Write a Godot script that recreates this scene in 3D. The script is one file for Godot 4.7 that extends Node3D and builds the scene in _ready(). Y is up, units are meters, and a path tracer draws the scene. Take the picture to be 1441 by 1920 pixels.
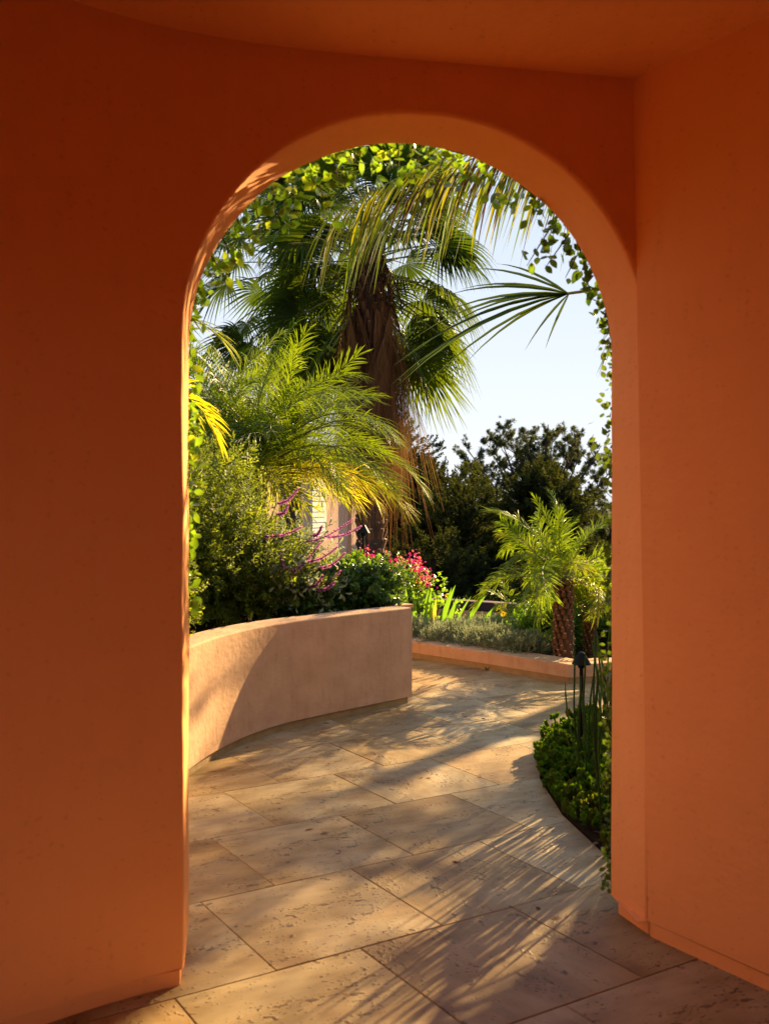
extends Node3D

# x is right, y is up, F (forward, away from the camera) is -z.  All sizes in metres.
const SUN_AZ := 34.0      # degrees to the right of straight ahead
const SUN_EL := 21.0
const CEIL := 2.765
const R := 0.715          # half width of the arch
const SPRING := 1.885     # height at which the arch springs
const C0 := Vector2(0.0725, 3.36)     # (X, F): middle of the opening on the outer face
const EU := Vector2(0.989, 0.148)     # along the wall
const AX := Vector2(-0.148, 0.989)    # through the wall

var M := {}
var used := {}
var rng := RandomNumberGenerator.new()


class Geo:
	var v := PackedVector3Array()
	var uv := PackedVector2Array()
	var i := PackedInt32Array()

	func add(p: Vector3, t := Vector2.ZERO) -> int:
		v.append(p)
		uv.append(t)
		return v.size() - 1

	func tri(a: int, b: int, c: int) -> void:
		i.append(a); i.append(b); i.append(c)

	func quad(a: int, b: int, c: int, d: int) -> void:
		i.append(a); i.append(b); i.append(c)
		i.append(a); i.append(c); i.append(d)

	func face(a: Vector3, b: Vector3, c: Vector3, d: Vector3) -> void:
		quad(add(a, Vector2(0, 0)), add(b, Vector2(1, 0)), add(c, Vector2(1, 1)), add(d, Vector2(0, 1)))

	# rows: an array of PackedVector3Array of equal length, joined into a smooth sheet
	func sheet(rows: Array, closed := false) -> void:
		var base := v.size()
		var n: int = rows[0].size()
		for r in rows:
			for k in n:
				add(r[k], Vector2(k, 0))
		for r in rows.size() - 1:
			for k in (n if closed else n - 1):
				var k2 := (k + 1) % n
				quad(base + r * n + k, base + r * n + k2, base + (r + 1) * n + k2, base + (r + 1) * n + k)

	func tube(pts: Array, radii: Array, sides := 6, cap := true) -> void:
		var rows := []
		var last := Vector3.RIGHT
		for k in pts.size():
			var a: Vector3 = pts[maxi(k - 1, 0)]
			var b: Vector3 = pts[mini(k + 1, pts.size() - 1)]
			var t := (b - a).normalized()
			var s := (last - t * last.dot(t))
			if s.length() < 0.05:
				s = t.cross(Vector3.FORWARD) if absf(t.z) < 0.9 else t.cross(Vector3.UP)
			s = s.normalized()
			last = s
			var w := t.cross(s)
			var ring := PackedVector3Array()
			for j in sides:
				var an := TAU * j / sides
				ring.append(pts[k] + (s * cos(an) + w * sin(an)) * radii[k])
			rows.append(ring)
		sheet(rows, true)
		if cap:
			for e in [0, rows.size() - 1]:
				var c := add(pts[e])
				var b0 := v.size()
				for p in rows[e]:
					add(p)
				for j in sides:
					tri(c, b0 + j, b0 + (j + 1) % sides)

	func box(lo: Vector3, hi: Vector3) -> void:
		var p := [Vector3(lo.x, lo.y, lo.z), Vector3(hi.x, lo.y, lo.z), Vector3(hi.x, hi.y, lo.z), Vector3(lo.x, hi.y, lo.z), Vector3(lo.x, lo.y, hi.z), Vector3(hi.x, lo.y, hi.z), Vector3(hi.x, hi.y, hi.z), Vector3(lo.x, hi.y, hi.z)]
		for f in [[0, 1, 2, 3], [5, 4, 7, 6], [4, 0, 3, 7], [1, 5, 6, 2], [3, 2, 6, 7], [4, 5, 1, 0]]:
			face(p[f[0]], p[f[1]], p[f[2]], p[f[3]])

	# a leaf blade along d with its width along w and bent by gravity: narrow diamond strip folded along its rib
	func blade(o: Vector3, d: Vector3, w: Vector3, n: Vector3, length: float, width: float, shape: Array, droop := 0.0, fold := 0.2) -> void:
		var base := v.size()
		var m := shape.size() - 1
		for k in m + 1:
			var t := float(k) / m
			var p := o + d * (length * t) + Vector3(0, -droop * length * pow(t, 2.2), 0)
			var h: float = width * 0.5 * shape[k]
			add(p - w * h, Vector2(0, t))
			add(p - n * (h * fold), Vector2(0.5, t))
			add(p + w * h, Vector2(1, t))
		for k in m:
			var a := base + k * 3
			quad(a, a + 1, a + 4, a + 3)
			quad(a + 1, a + 2, a + 5, a + 4)

	# surface into mesh m with area weighted smooth normals
	func into(m: ArrayMesh, mat: Material) -> void:
		var n := PackedVector3Array()
		n.resize(v.size())
		for k in range(0, i.size(), 3):
			var a := v[i[k]]
			var q := (v[i[k + 2]] - a).cross(v[i[k + 1]] - a)
			n[i[k]] += q
			n[i[k + 1]] += q
			n[i[k + 2]] += q
		for k in n.size():
			n[k] = n[k].normalized() if n[k].length_squared() > 1e-20 else Vector3.UP
		var arr := []
		arr.resize(Mesh.ARRAY_MAX)
		arr[Mesh.ARRAY_VERTEX] = v
		arr[Mesh.ARRAY_NORMAL] = n
		arr[Mesh.ARRAY_TEX_UV] = uv
		arr[Mesh.ARRAY_INDEX] = i
		m.add_surface_from_arrays(Mesh.PRIMITIVE_TRIANGLES, arr)
		m.surface_set_material(m.get_surface_count() - 1, mat)

	func mesh(mat: Material) -> ArrayMesh:
		var m := ArrayMesh.new()
		into(m, mat)
		return m


# ---------------------------------------------------------------- naming

func numbered(called: String) -> String:
	used[called] = used.get(called, -1) + 1
	return called if used[called] == 0 else "%s_%03d" % [called, used[called]]


func thing(called: String, label: String, category: String, at := Vector3.ZERO, group := "") -> Node3D:
	var o := Node3D.new()
	o.name = numbered(called)
	add_child(o)
	o.position = at
	tag(o, label, category, group)
	return o


func tag(o: Node, label: String, category := "", group := "") -> void:
	o.set_meta("label", label)
	if category:
		o.set_meta("category", category)
	if group:
		o.set_meta("group", group)


func part(called: String, m: Mesh, parent: Node, x := Transform3D(), kind := "") -> MeshInstance3D:
	var o := MeshInstance3D.new()
	o.name = called if parent != self else numbered(called)
	o.mesh = m
	o.transform = x
	if kind:
		o.set_meta("kind", kind)
	parent.add_child(o, true)
	return o


func structure(called: String, m: Mesh) -> MeshInstance3D:
	return part(called, m, self, Transform3D(), "structure")


func scatter(called: String, m: Mesh, places: Array, parent: Node) -> MultiMeshInstance3D:
	var mm := MultiMesh.new()
	mm.transform_format = MultiMesh.TRANSFORM_3D
	mm.mesh = m
	mm.instance_count = places.size()
	for k in places.size():
		mm.set_instance_transform(k, places[k])
	var o := MultiMeshInstance3D.new()
	o.name = called if parent != self else numbered(called)
	o.multimesh = mm
	o.set_meta("kind", "stuff")
	parent.add_child(o, true)
	return o


func V(x: float, f: float, y := 0.0) -> Vector3:
	return Vector3(x, y, -f)


func P(q: Vector2, y: float) -> Vector3:
	return Vector3(q.x, y, -q.y)


func rr(a: float, b: float) -> float:
	return rng.randf_range(a, b)


func yaw(a: float) -> Basis:
	return Basis(Vector3.UP, a)


# ---------------------------------------------------------------- materials

func lin(r: float, g: float, b: float) -> Color:
	return Color(r, g, b).linear_to_srgb()


func paint(called: String, c: Color, rough := 0.8, spec := 0.5) -> StandardMaterial3D:
	var m := StandardMaterial3D.new()
	m.resource_name = called
	m.albedo_color = c
	m.roughness = rough
	m.metallic_specular = spec
	m.cull_mode = BaseMaterial3D.CULL_DISABLED
	M[called] = m
	return m


# a leaf: its own colour, the colour of light through it, and how much passes
func leafy(called: String, c: Color, through: Color, share: float, rough := 0.5) -> StandardMaterial3D:
	var m := paint(called, c, rough)
	m.backlight_enabled = true
	m.backlight = lin(through.r * share * 2.0, through.g * share * 2.0, through.b * share * 2.0)
	return m


func noise_tex(size: int, freq: float, octaves: int, seed_: int, ramp: Array, bump := false) -> NoiseTexture2D:
	var n := FastNoiseLite.new()
	n.noise_type = FastNoiseLite.TYPE_SIMPLEX_SMOOTH
	n.seed = seed_
	n.frequency = freq
	n.fractal_octaves = octaves
	var t := NoiseTexture2D.new()
	t.width = size
	t.height = size
	t.seamless = true
	t.generate_mipmaps = false
	t.noise = n
	if not bump:
		var g := Gradient.new()
		g.offsets = PackedFloat32Array(ramp.map(func(q): return q[0]))
		g.colors = PackedColorArray(ramp.map(func(q): return q[1]))
		t.color_ramp = g
	return t


func stucco(called: String, c: Color, relief: float, stain: float, seed_: int) -> StandardMaterial3D:
	var m := paint(called, Color.WHITE, 0.92, 0.3)
	var n := 768
	var big := FastNoiseLite.new(); big.seed = seed_; big.frequency = 0.007; big.fractal_octaves = 4
	var run := FastNoiseLite.new(); run.seed = seed_ + 2; run.frequency = 0.02; run.fractal_octaves = 3
	var dot := FastNoiseLite.new(); dot.seed = seed_ + 3; dot.noise_type = FastNoiseLite.TYPE_SIMPLEX_SMOOTH; dot.frequency = 0.16; dot.fractal_octaves = 1
	var im := Image.create(n, n, false, Image.FORMAT_RGB8)
	for y in n:
		for x in n:
			# wraps at the edges: four noise reads blended would cost more than it shows, so fold the pattern instead
			var fx := absf(x - n * 0.5) * 2.0
			var fy := absf(y - n * 0.5) * 2.0
			var k := big.get_noise_2d(fx, fy)
			var v := run.get_noise_2d(fx * 1.4, fy * 0.22)
			var t := clampf(0.5 - k * 0.9, 0.0, 1.0) * stain + clampf(v - 0.12, 0.0, 1.0) * stain * 1.2
			if dot.get_noise_2d(x, y) + 0.5 * v > 0.93: t += 0.16
			im.set_pixel(x, y, Color(c.r * (1.0 - t), c.g * (1.0 - t * 1.2), c.b * (1.0 - t * 1.35)).linear_to_srgb())
	m.albedo_texture = ImageTexture.create_from_image(im)
	m.uv1_triplanar = true
	m.uv1_world_triplanar = true
	m.uv1_scale = Vector3(0.42, 0.42, 0.42)
	m.heightmap_enabled = true
	m.heightmap_texture = noise_tex(1024, 0.05, 6, seed_ + 1, [], true)
	m.heightmap_scale = relief * 2.0
	return m


func travertine_images() -> Array:
	var n := 1024
	var a := FastNoiseLite.new(); a.seed = 3; a.frequency = 0.0045; a.fractal_octaves = 5
	var b := FastNoiseLite.new(); b.seed = 9; b.frequency = 0.03; b.fractal_octaves = 2
	var c := FastNoiseLite.new(); c.seed = 21; c.noise_type = FastNoiseLite.TYPE_SIMPLEX_SMOOTH; c.frequency = 0.10; c.fractal_octaves = 2
	var d := FastNoiseLite.new(); d.seed = 33; d.frequency = 0.007; d.fractal_octaves = 3
	var e := FastNoiseLite.new(); e.seed = 55; e.noise_type = FastNoiseLite.TYPE_SIMPLEX_SMOOTH; e.frequency = 0.034; e.fractal_octaves = 3
	var col := Image.create(n, n, false, Image.FORMAT_RGB8)
	var hgt := Image.create(n, n, false, Image.FORMAT_RGB8)
	for y in n:
		for x in n:
			var cloud := a.get_noise_2d(x, y * 1.6)
			var vein := b.get_noise_2d(x * 0.25, y * 1.2)
			var where := d.get_noise_2d(x * 0.8, y * 1.9)
			# fine pinholes gathered in bands, and a few larger open pits
			var deep := clampf((c.get_noise_2d(x * 0.7, y * 1.25) - 0.50 + where * 0.42) * 6.0, 0.0, 1.0) * 0.8
			deep = maxf(deep, clampf((e.get_noise_2d(x * 0.8, y * 1.3) - 0.50 + where * 0.34) * 6.0, 0.0, 1.0))
			var worn := clampf((a.get_noise_2d(x * 0.9 + 500.0, y * 0.9) - 0.05) * 2.2, 0.0, 1.0)
			var k := 1.0 + 0.30 * cloud + 0.14 * vein
			var cr := 0.385 * k
			var cg := (0.280 + 0.03 * cloud) * k
			var cb := (0.142 + 0.045 * cloud) * k
			var q := deep * 0.80
			cr = lerpf(cr, 0.10, q); cg = lerpf(cg, 0.06, q); cb = lerpf(cb, 0.035, q)
			cr *= 1.0 - 0.30 * worn; cg *= 1.0 - 0.38 * worn; cb *= 1.0 - 0.44 * worn
			col.set_pixel(x, y, Color(cr, cg, cb).linear_to_srgb())
			var h := clampf(0.8 + 0.12 * vein - deep * 0.7, 0.0, 1.0)
			hgt.set_pixel(x, y, Color(h, h, h))
	return [ImageTexture.create_from_image(col), ImageTexture.create_from_image(hgt)]


func make_materials() -> void:
	stucco("plaster", Color(0.90, 0.385, 0.135), 0.07, 0.035, 5)
	stucco("garden_plaster", Color(0.60, 0.37, 0.225), 0.13, 0.17, 12)
	stucco("house_plaster", Color(0.74, 0.47, 0.31), 0.1, 0.06, 31)
	paint("sandstone", lin(0.42, 0.29, 0.14), 0.9)
	var st: StandardMaterial3D = M.sandstone
	st.albedo_texture = noise_tex(256, 0.03, 4, 77, [[0.0, lin(0.55, 0.5, 0.42)], [1.0, Color.WHITE]])
	st.uv1_triplanar = true
	st.uv1_world_triplanar = true
	var tr := travertine_images()
	var tones := [Color(1, 1, 1), Color(0.90, 0.865, 0.82), Color(0.965, 0.96, 0.975), Color(1.0, 0.94, 0.86)]
	for k in tones.size():
		var m := paint("travertine_%d" % k, tones[k], 0.52, 0.36)
		m.albedo_texture = tr[0]
		m.heightmap_enabled = true
		m.heightmap_texture = tr[1]
		m.heightmap_scale = 0.25
	paint("grout", lin(0.20, 0.14, 0.08), 0.95)
	paint("soil", lin(0.030, 0.019, 0.011), 1.0, 0.1)
	paint("earth", lin(0.035, 0.028, 0.015), 1.0, 0.1)
	paint("bark", lin(0.075, 0.050, 0.032), 0.95)
	var bk: StandardMaterial3D = M.bark
	bk.albedo_texture = noise_tex(256, 0.04, 4, 8, [[0.0, lin(0.35, 0.3, 0.28)], [1.0, Color.WHITE]])
	bk.uv1_triplanar = true
	bk.uv1_scale = Vector3(2, 2, 2)
	paint("palm_stub", lin(0.15, 0.065, 0.028), 0.9)
	paint("palm_stub_cut", lin(0.42, 0.26, 0.13), 0.85)
	paint("palm_core", lin(0.06, 0.032, 0.018), 0.95)
	paint("petiole", lin(0.16, 0.17, 0.05), 0.5)
	paint("lamp_metal", lin(0.008, 0.011, 0.008), 0.5)
	paint("stem_wood", lin(0.06, 0.04, 0.022), 0.9)
	paint("roof_tile", lin(0.30, 0.12, 0.06), 0.85)
	paint("white_paint", lin(0.72, 0.68, 0.58), 0.6)
	paint("dark_wall", lin(0.05, 0.018, 0.022), 0.9)
	# foliage
	leafy("fan", lin(0.022, 0.046, 0.009), Color(0.72, 1.0, 0.03), 0.095, 0.5)
	leafy("fan_dark", lin(0.016, 0.034, 0.009), Color(0.62, 1.0, 0.05), 0.055, 0.5)
	leafy("fan_deep", lin(0.022, 0.05, 0.014), Color(0.7, 1.0, 0.05), 0.06, 0.42)
	leafy("fan_dry", lin(0.22, 0.105, 0.042), Color(1.0, 0.5, 0.15), 0.09, 0.8)
	leafy("fan_brown", lin(0.075, 0.034, 0.015), Color(1.0, 0.5, 0.2), 0.06, 0.85)
	leafy("date", lin(0.060, 0.085, 0.010), Color(0.95, 1.0, 0.02), 0.26, 0.40)
	leafy("date_yellow", lin(0.13, 0.135, 0.015), Color(1.0, 0.88, 0.02), 0.36, 0.40)
	leafy("hang_yellow", lin(0.09, 0.10, 0.012), Color(1.0, 0.90, 0.02), 0.22, 0.45)
	leafy("date_dark", lin(0.034, 0.064, 0.008), Color(0.74, 1.0, 0.02), 0.15, 0.45)
	leafy("date_small", lin(0.05, 0.095, 0.014), Color(0.74, 1.0, 0.03), 0.22, 0.40)
	leafy("vine", lin(0.05, 0.105, 0.018), Color(0.62, 1.0, 0.03), 0.24, 0.30)
	leafy("vine_dark", lin(0.035, 0.06, 0.014), Color(0.7, 1.0, 0.05), 0.12, 0.45)
	leafy("vine_yellow", lin(0.10, 0.15, 0.02), Color(0.85, 1.0, 0.03), 0.33, 0.30)
	leafy("olive", lin(0.075, 0.10, 0.016), Color(0.85, 1.0, 0.04), 0.22, 0.6)
	leafy("olive_dark", lin(0.045, 0.065, 0.012), Color(0.80, 1.0, 0.04), 0.13, 0.6)
	leafy("glossy", lin(0.028, 0.062, 0.014), Color(0.6, 1.0, 0.05), 0.14, 0.28)
	leafy("grey", lin(0.19, 0.215, 0.12), Color(0.9, 1.0, 0.5), 0.14, 0.65)
	leafy("grey_dark", lin(0.10, 0.13, 0.065), Color(0.9, 1.0, 0.5), 0.10, 0.65)
	leafy("sword", lin(0.06, 0.125, 0.018), Color(0.50, 1.0, 0.03), 0.22, 0.38)
	leafy("sword_yellow", lin(0.17, 0.17, 0.03), Color(1.0, 0.9, 0.06), 0.30, 0.45)
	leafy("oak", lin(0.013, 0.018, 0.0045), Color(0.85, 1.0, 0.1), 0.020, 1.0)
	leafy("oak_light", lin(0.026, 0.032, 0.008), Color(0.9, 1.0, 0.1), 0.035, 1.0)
	leafy("pine", lin(0.022, 0.028, 0.012), Color(0.85, 1.0, 0.2), 0.04, 0.6)
	leafy("cover", lin(0.040, 0.095, 0.010), Color(0.6, 1.0, 0.03), 0.13, 0.65)
	leafy("cover_olive", lin(0.060, 0.070, 0.012), Color(0.9, 1.0, 0.05), 0.10, 0.65)
	leafy("reed", lin(0.050, 0.120, 0.020), Color(0.6, 1.0, 0.1), 0.05, 0.4)
	leafy("reed_dark", lin(0.026, 0.065, 0.014), Color(0.6, 1.0, 0.1), 0.03, 0.4)
	leafy("salvia", lin(0.46, 0.20, 0.42), Color(1.0, 0.35, 0.8), 0.28, 0.8)
	leafy("salvia_deep", lin(0.11, 0.025, 0.10), Color(1.0, 0.25, 0.8), 0.10, 0.8)
	leafy("pink", lin(0.60, 0.018, 0.17), Color(1.0, 0.03, 0.30), 0.35, 0.6)
	leafy("pink_pale", lin(0.60, 0.13, 0.09), Color(1.0, 0.2, 0.12), 0.35, 0.6)
	leafy("yellow_flower", lin(0.70, 0.48, 0.04), Color(1.0, 0.75, 0.05), 0.3, 0.6)
	leafy("red_flower", lin(0.55, 0.06, 0.03), Color(1.0, 0.1, 0.05), 0.25, 0.6)
	leafy("white_flower", lin(0.75, 0.70, 0.62), Color(1.0, 0.95, 0.8), 0.3, 0.6)
	for q in ["oak", "oak_light", "pine", "fan", "fan_dark", "fan_deep", "fan_dry", "fan_brown", "olive", "olive_dark", "date", "date_dark", "date_yellow", "date_small", "hang_yellow", "reed", "reed_dark", "cover", "cover_olive", "lamp_metal"]:
		M[q].metallic_specular = 0.25
	leafy("litter", lin(0.20, 0.10, 0.05), Color(1.0, 0.5, 0.2), 0.06, 0.9)


# ---------------------------------------------------------------- building pieces

# inner face of the arched wall: distance through the wall (along AX) at u along the wall
const INNER := [Vector2(-1.3, 2.3), Vector2(-1.12, 2.50), Vector2(-0.94, 2.65), Vector2(-0.8, 2.765), Vector2(-0.71, 2.83), Vector2(-0.58, 2.90), Vector2(-0.353, 2.99), Vector2(-0.10, 3.055), Vector2(0.132, 3.10), Vector2(0.472, 3.165), Vector2(0.79, 3.228), Vector2(1.1, 3.29)]

func s_in(u: float) -> float:
	var c := Curve2D.new()
	var best := -0.3
	for k in INNER.size() - 1:
		var a: Vector2 = INNER[k] - C0
		var b: Vector2 = INNER[k + 1] - C0
		var ua := a.dot(EU)
		var ub := b.dot(EU)
		if u >= ua and u <= ub or (k == 0 and u < ua) or (k == INNER.size() - 2 and u > ub):
			# Catmull-Rom through the neighbours
			var z: Vector2 = INNER[maxi(k - 1, 0)] - C0
			var w: Vector2 = INNER[mini(k + 2, INNER.size() - 1)] - C0
			var t := clampf((u - ua) / (ub - ua), 0.0, 1.0)
			var sa := a.dot(AX)
			var sb := b.dot(AX)
			var ma := (sb - z.dot(AX)) / maxf(ub - z.dot(EU), 0.01) * (ub - ua)
			var mb := (w.dot(AX) - sa) / maxf(w.dot(EU) - ua, 0.01) * (ub - ua)
			best = sa * (2 * t * t * t - 3 * t * t + 1) + ma * (t * t * t - 2 * t * t + t) + sb * (-2 * t * t * t + 3 * t * t) + mb * (t * t * t - t * t)
			break
	return best


func W(u: float, s: float, y: float) -> Vector3:
	return P(C0 + EU * u + AX * s, y)


func extrude(poly: PackedVector2Array, y0: float, y1: float, bevel: float, mat: Material) -> ArrayMesh:
	# poly in (X, F); a prism with a small bevel along its top edge
	var g := Geo.new()
	if Geometry2D.is_polygon_clockwise(poly):
		poly.reverse()
	var top := poly
	if bevel > 0.0:
		var o := Geometry2D.offset_polygon(poly, -bevel, Geometry2D.JOIN_MITER)
		if o.size() and o[0].size() == poly.size():
			# same corner order: start at the corner nearest to the first
			var q: PackedVector2Array = o[0]
			var best := 0
			for k in q.size():
				if q[k].distance_to(poly[0]) < q[best].distance_to(poly[0]):
					best = k
			top = PackedVector2Array()
			for k in q.size():
				top.append(q[(best + k) % q.size()])
		else:
			bevel = 0.0
	for k in poly.size():
		var k2 := (k + 1) % poly.size()
		g.face(P(poly[k], y0), P(poly[k2], y0), P(poly[k2], y1 - bevel), P(poly[k], y1 - bevel))
		if bevel > 0.0:
			g.face(P(poly[k], y1 - bevel), P(poly[k2], y1 - bevel), P(top[k2], y1), P(top[k], y1))
	for e in [[y0, poly], [y1, top]]:
		var idx := Geometry2D.triangulate_polygon(e[1])
		var b := g.v.size()
		for q in e[1]:
			g.add(P(q, e[0]))
		for k in range(0, idx.size(), 3):
			if e[0] == y1:
				g.tri(b + idx[k], b + idx[k + 1], b + idx[k + 2])
			else:
				g.tri(b + idx[k], b + idx[k + 2], b + idx[k + 1])
	return g.mesh(mat)


# a wall that follows pts (X, F); t is its thickness to the left of the direction of travel
func ribbon(pts: Array, t: float, y0: float, y1: float, bevel: float, mat: Material, inset := 0.0) -> ArrayMesh:
	var g := Geo.new()
	var prof := [Vector2(inset, y0), Vector2(inset, y1 - bevel), Vector2(inset + bevel * 0.3, y1 - bevel * 0.3), Vector2(inset + bevel, y1), Vector2(t - inset - bevel, y1), Vector2(t - inset - bevel * 0.3, y1 - bevel * 0.3), Vector2(t - inset, y1 - bevel), Vector2(t - inset, y0)]
	var rows := []
	for k in pts.size():
		var a: Vector2 = pts[maxi(k - 1, 0)]
		var b: Vector2 = pts[mini(k + 1, pts.size() - 1)]
		var d := (b - a).normalized()
		var n := Vector2(-d.y, d.x)
		var p: Vector2 = pts[k]
		if k == 0: p += d * inset
		if k == pts.size() - 1: p -= d * inset
		var row := PackedVector3Array()
		for q in prof:
			row.append(P(p + n * q.x, q.y))
		rows.append(row)
	g.sheet(rows)
	for e in [0, rows.size() - 1]:
		var b0 := g.v.size()
		for p in rows[e]:
			g.add(p)
		for k in range(1, prof.size() - 1):
			g.tri(b0, b0 + k, b0 + k + 1)
	return g.mesh(mat)


func smooth_path(pts: Array, per: int) -> Array:
	var out := []
	for k in pts.size() - 1:
		var a: Vector2 = pts[maxi(k - 1, 0)]
		var b: Vector2 = pts[k]
		var c: Vector2 = pts[k + 1]
		var d: Vector2 = pts[mini(k + 2, pts.size() - 1)]
		for j in per:
			out.append(b.cubic_interpolate(c, a, d, float(j) / per))
	out.append(pts[-1])
	return out


func build_arched_wall() -> void:
	var top := 3.5
	var y0 := 0.05
	var g := Geo.new()
	var arc := 64
	var bev := 0.014
	# outline of the opening, left foot -> over the top -> right foot, as (u, y) with a flare to the right on the inner face
	var outline := []
	for k in 10:
		outline.append([PI, lerpf(y0, SPRING, k / 10.0)])
	for k in arc + 1:
		outline.append([PI - PI * k / arc, SPRING])
	for k in range(1, 11):
		outline.append([0.0, lerpf(SPRING, y0, k / 10.0)])
	var rows := []
	var wob := FastNoiseLite.new()
	wob.seed = 4
	wob.frequency = 0.9
	for j in 14:
		rows.append(PackedVector3Array())
	for o in outline:
		var th: float = o[0]
		var flare := 0.035 * maxf(0.0, cos(th))
		var un := (R + flare) * cos(th)
		var sn := s_in(un)
		var prof := [[sn, bev], [sn + bev * 0.12, bev * 0.45], [sn + bev * 0.45, bev * 0.12], [sn + bev, 0.0]]
		for j in range(1, 7):
			prof.append([lerpf(sn + bev, -bev, j / 7.0), 0.0])
		prof += [[-bev, 0.0], [-bev * 0.45, bev * 0.12], [-bev * 0.12, bev * 0.45], [0.0, bev]]
		for j in prof.size():
			var s: float = prof[j][0]
			var f := clampf(s / sn, 0.0, 1.0) * flare
			var ripple: float = wob.get_noise_2d(th * 2.0 + o[1] * 2.5, s * 3.0) * 0.005
			var r: float = R + f + prof[j][1] + ripple
			rows[j].append(W(r * cos(th), s, o[1] + (r * sin(th) if o[1] == SPRING else 0.0)))
	g.sheet(rows)
	# the two faces round the opening: strips from the outline out to the edges
	for side in 2:
		var edge: PackedVector3Array = rows[0] if side == 0 else rows[13]
		var ring := PackedVector3Array(edge)
		var steps := 7
		var sheet_rows := [ring]
		for j in range(1, steps + 1):
			var row := PackedVector3Array()
			for k in outline.size():
				var th: float = outline[k][0]
				var p := edge[k]
				var q := Vector2(p.x, -p.z) - C0
				var u := q.dot(EU)
				var y := p.y
				var ut := u
				var yt := y
				if th >= PI - 0.001:
					ut = -1.514
				elif th <= 0.001:
					ut = 0.95
				elif th > PI * 0.5:
					var m := (th - PI * 0.5) / (PI * 0.5)     # 0 at the crown, 1 at the spring
					var c := clampf(m * 2.0, 0.0, 1.0)
					ut = lerpf(u, -1.514, smoothstep(0.0, 1.0, c))
					yt = top if m < 0.5 else lerpf(top, SPRING, (m - 0.5) * 2.0)
				else:
					var m := (PI * 0.5 - th) / (PI * 0.5)
					var c := clampf(m * 2.0, 0.0, 1.0)
					ut = lerpf(u, 0.95, smoothstep(0.0, 1.0, c))
					yt = top if m < 0.5 else lerpf(top, SPRING, (m - 0.5) * 2.0)
				var f := pow(float(j) / steps, 1.0)
				var uu := lerpf(u, ut, f)
				row.append(W(uu, s_in(uu) if side == 0 else 0.0, lerpf(y, yt, f)))
			sheet_rows.append(row)
		if side == 1:
			sheet_rows.reverse()
		g.sheet(sheet_rows)
	# underside, ends and top
	for q in [[-1.514, -R], [R, 0.95]]:
		var us := range(0, 9).map(func(k): return lerpf(q[0], q[1], k / 8.0))
		var a := PackedVector3Array(us.map(func(u): return W(u, s_in(u), y0)))
		var b := PackedVector3Array(us.map(func(u): return W(u, 0.0, y0)))
		g.sheet([a, b])
	var us2 := range(0, 25).map(func(k): return lerpf(-1.514, 0.95, k / 24.0))
	g.sheet([PackedVector3Array(us2.map(func(u): return W(u, s_in(u), top))), PackedVector3Array(us2.map(func(u): return W(u, 0.0, top)))])
	for u in [-1.514, 0.95]:
		g.face(W(u, s_in(u), y0), W(u, 0, y0), W(u, 0, top), W(u, s_in(u), top))
	var t := thing("arched_wall", "curved orange plaster wall pierced by the round headed archway to the garden", "wall")
	part("plaster_face", g.mesh(M.plaster), t)
	# recessed plinths under both piers
	for q in [[-1.5, -R - 0.012, "l"], [R + 0.012, 0.95, "r"]]:
		var poly := PackedVector2Array()
		for k in 9:
			var u := lerpf(q[0] if q[2] == "l" else q[0] + 0.033, q[1], k / 8.0)
			poly.append(C0 + EU * u + AX * (s_in(u) + 0.012))
		poly.append(C0 + EU * q[1] + AX * -0.05)
		poly.append(C0 + EU * q[0] + AX * -0.05)
		part("plinth", extrude(poly, 0.0, 0.0495, 0.0, M.plaster), t)


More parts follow.
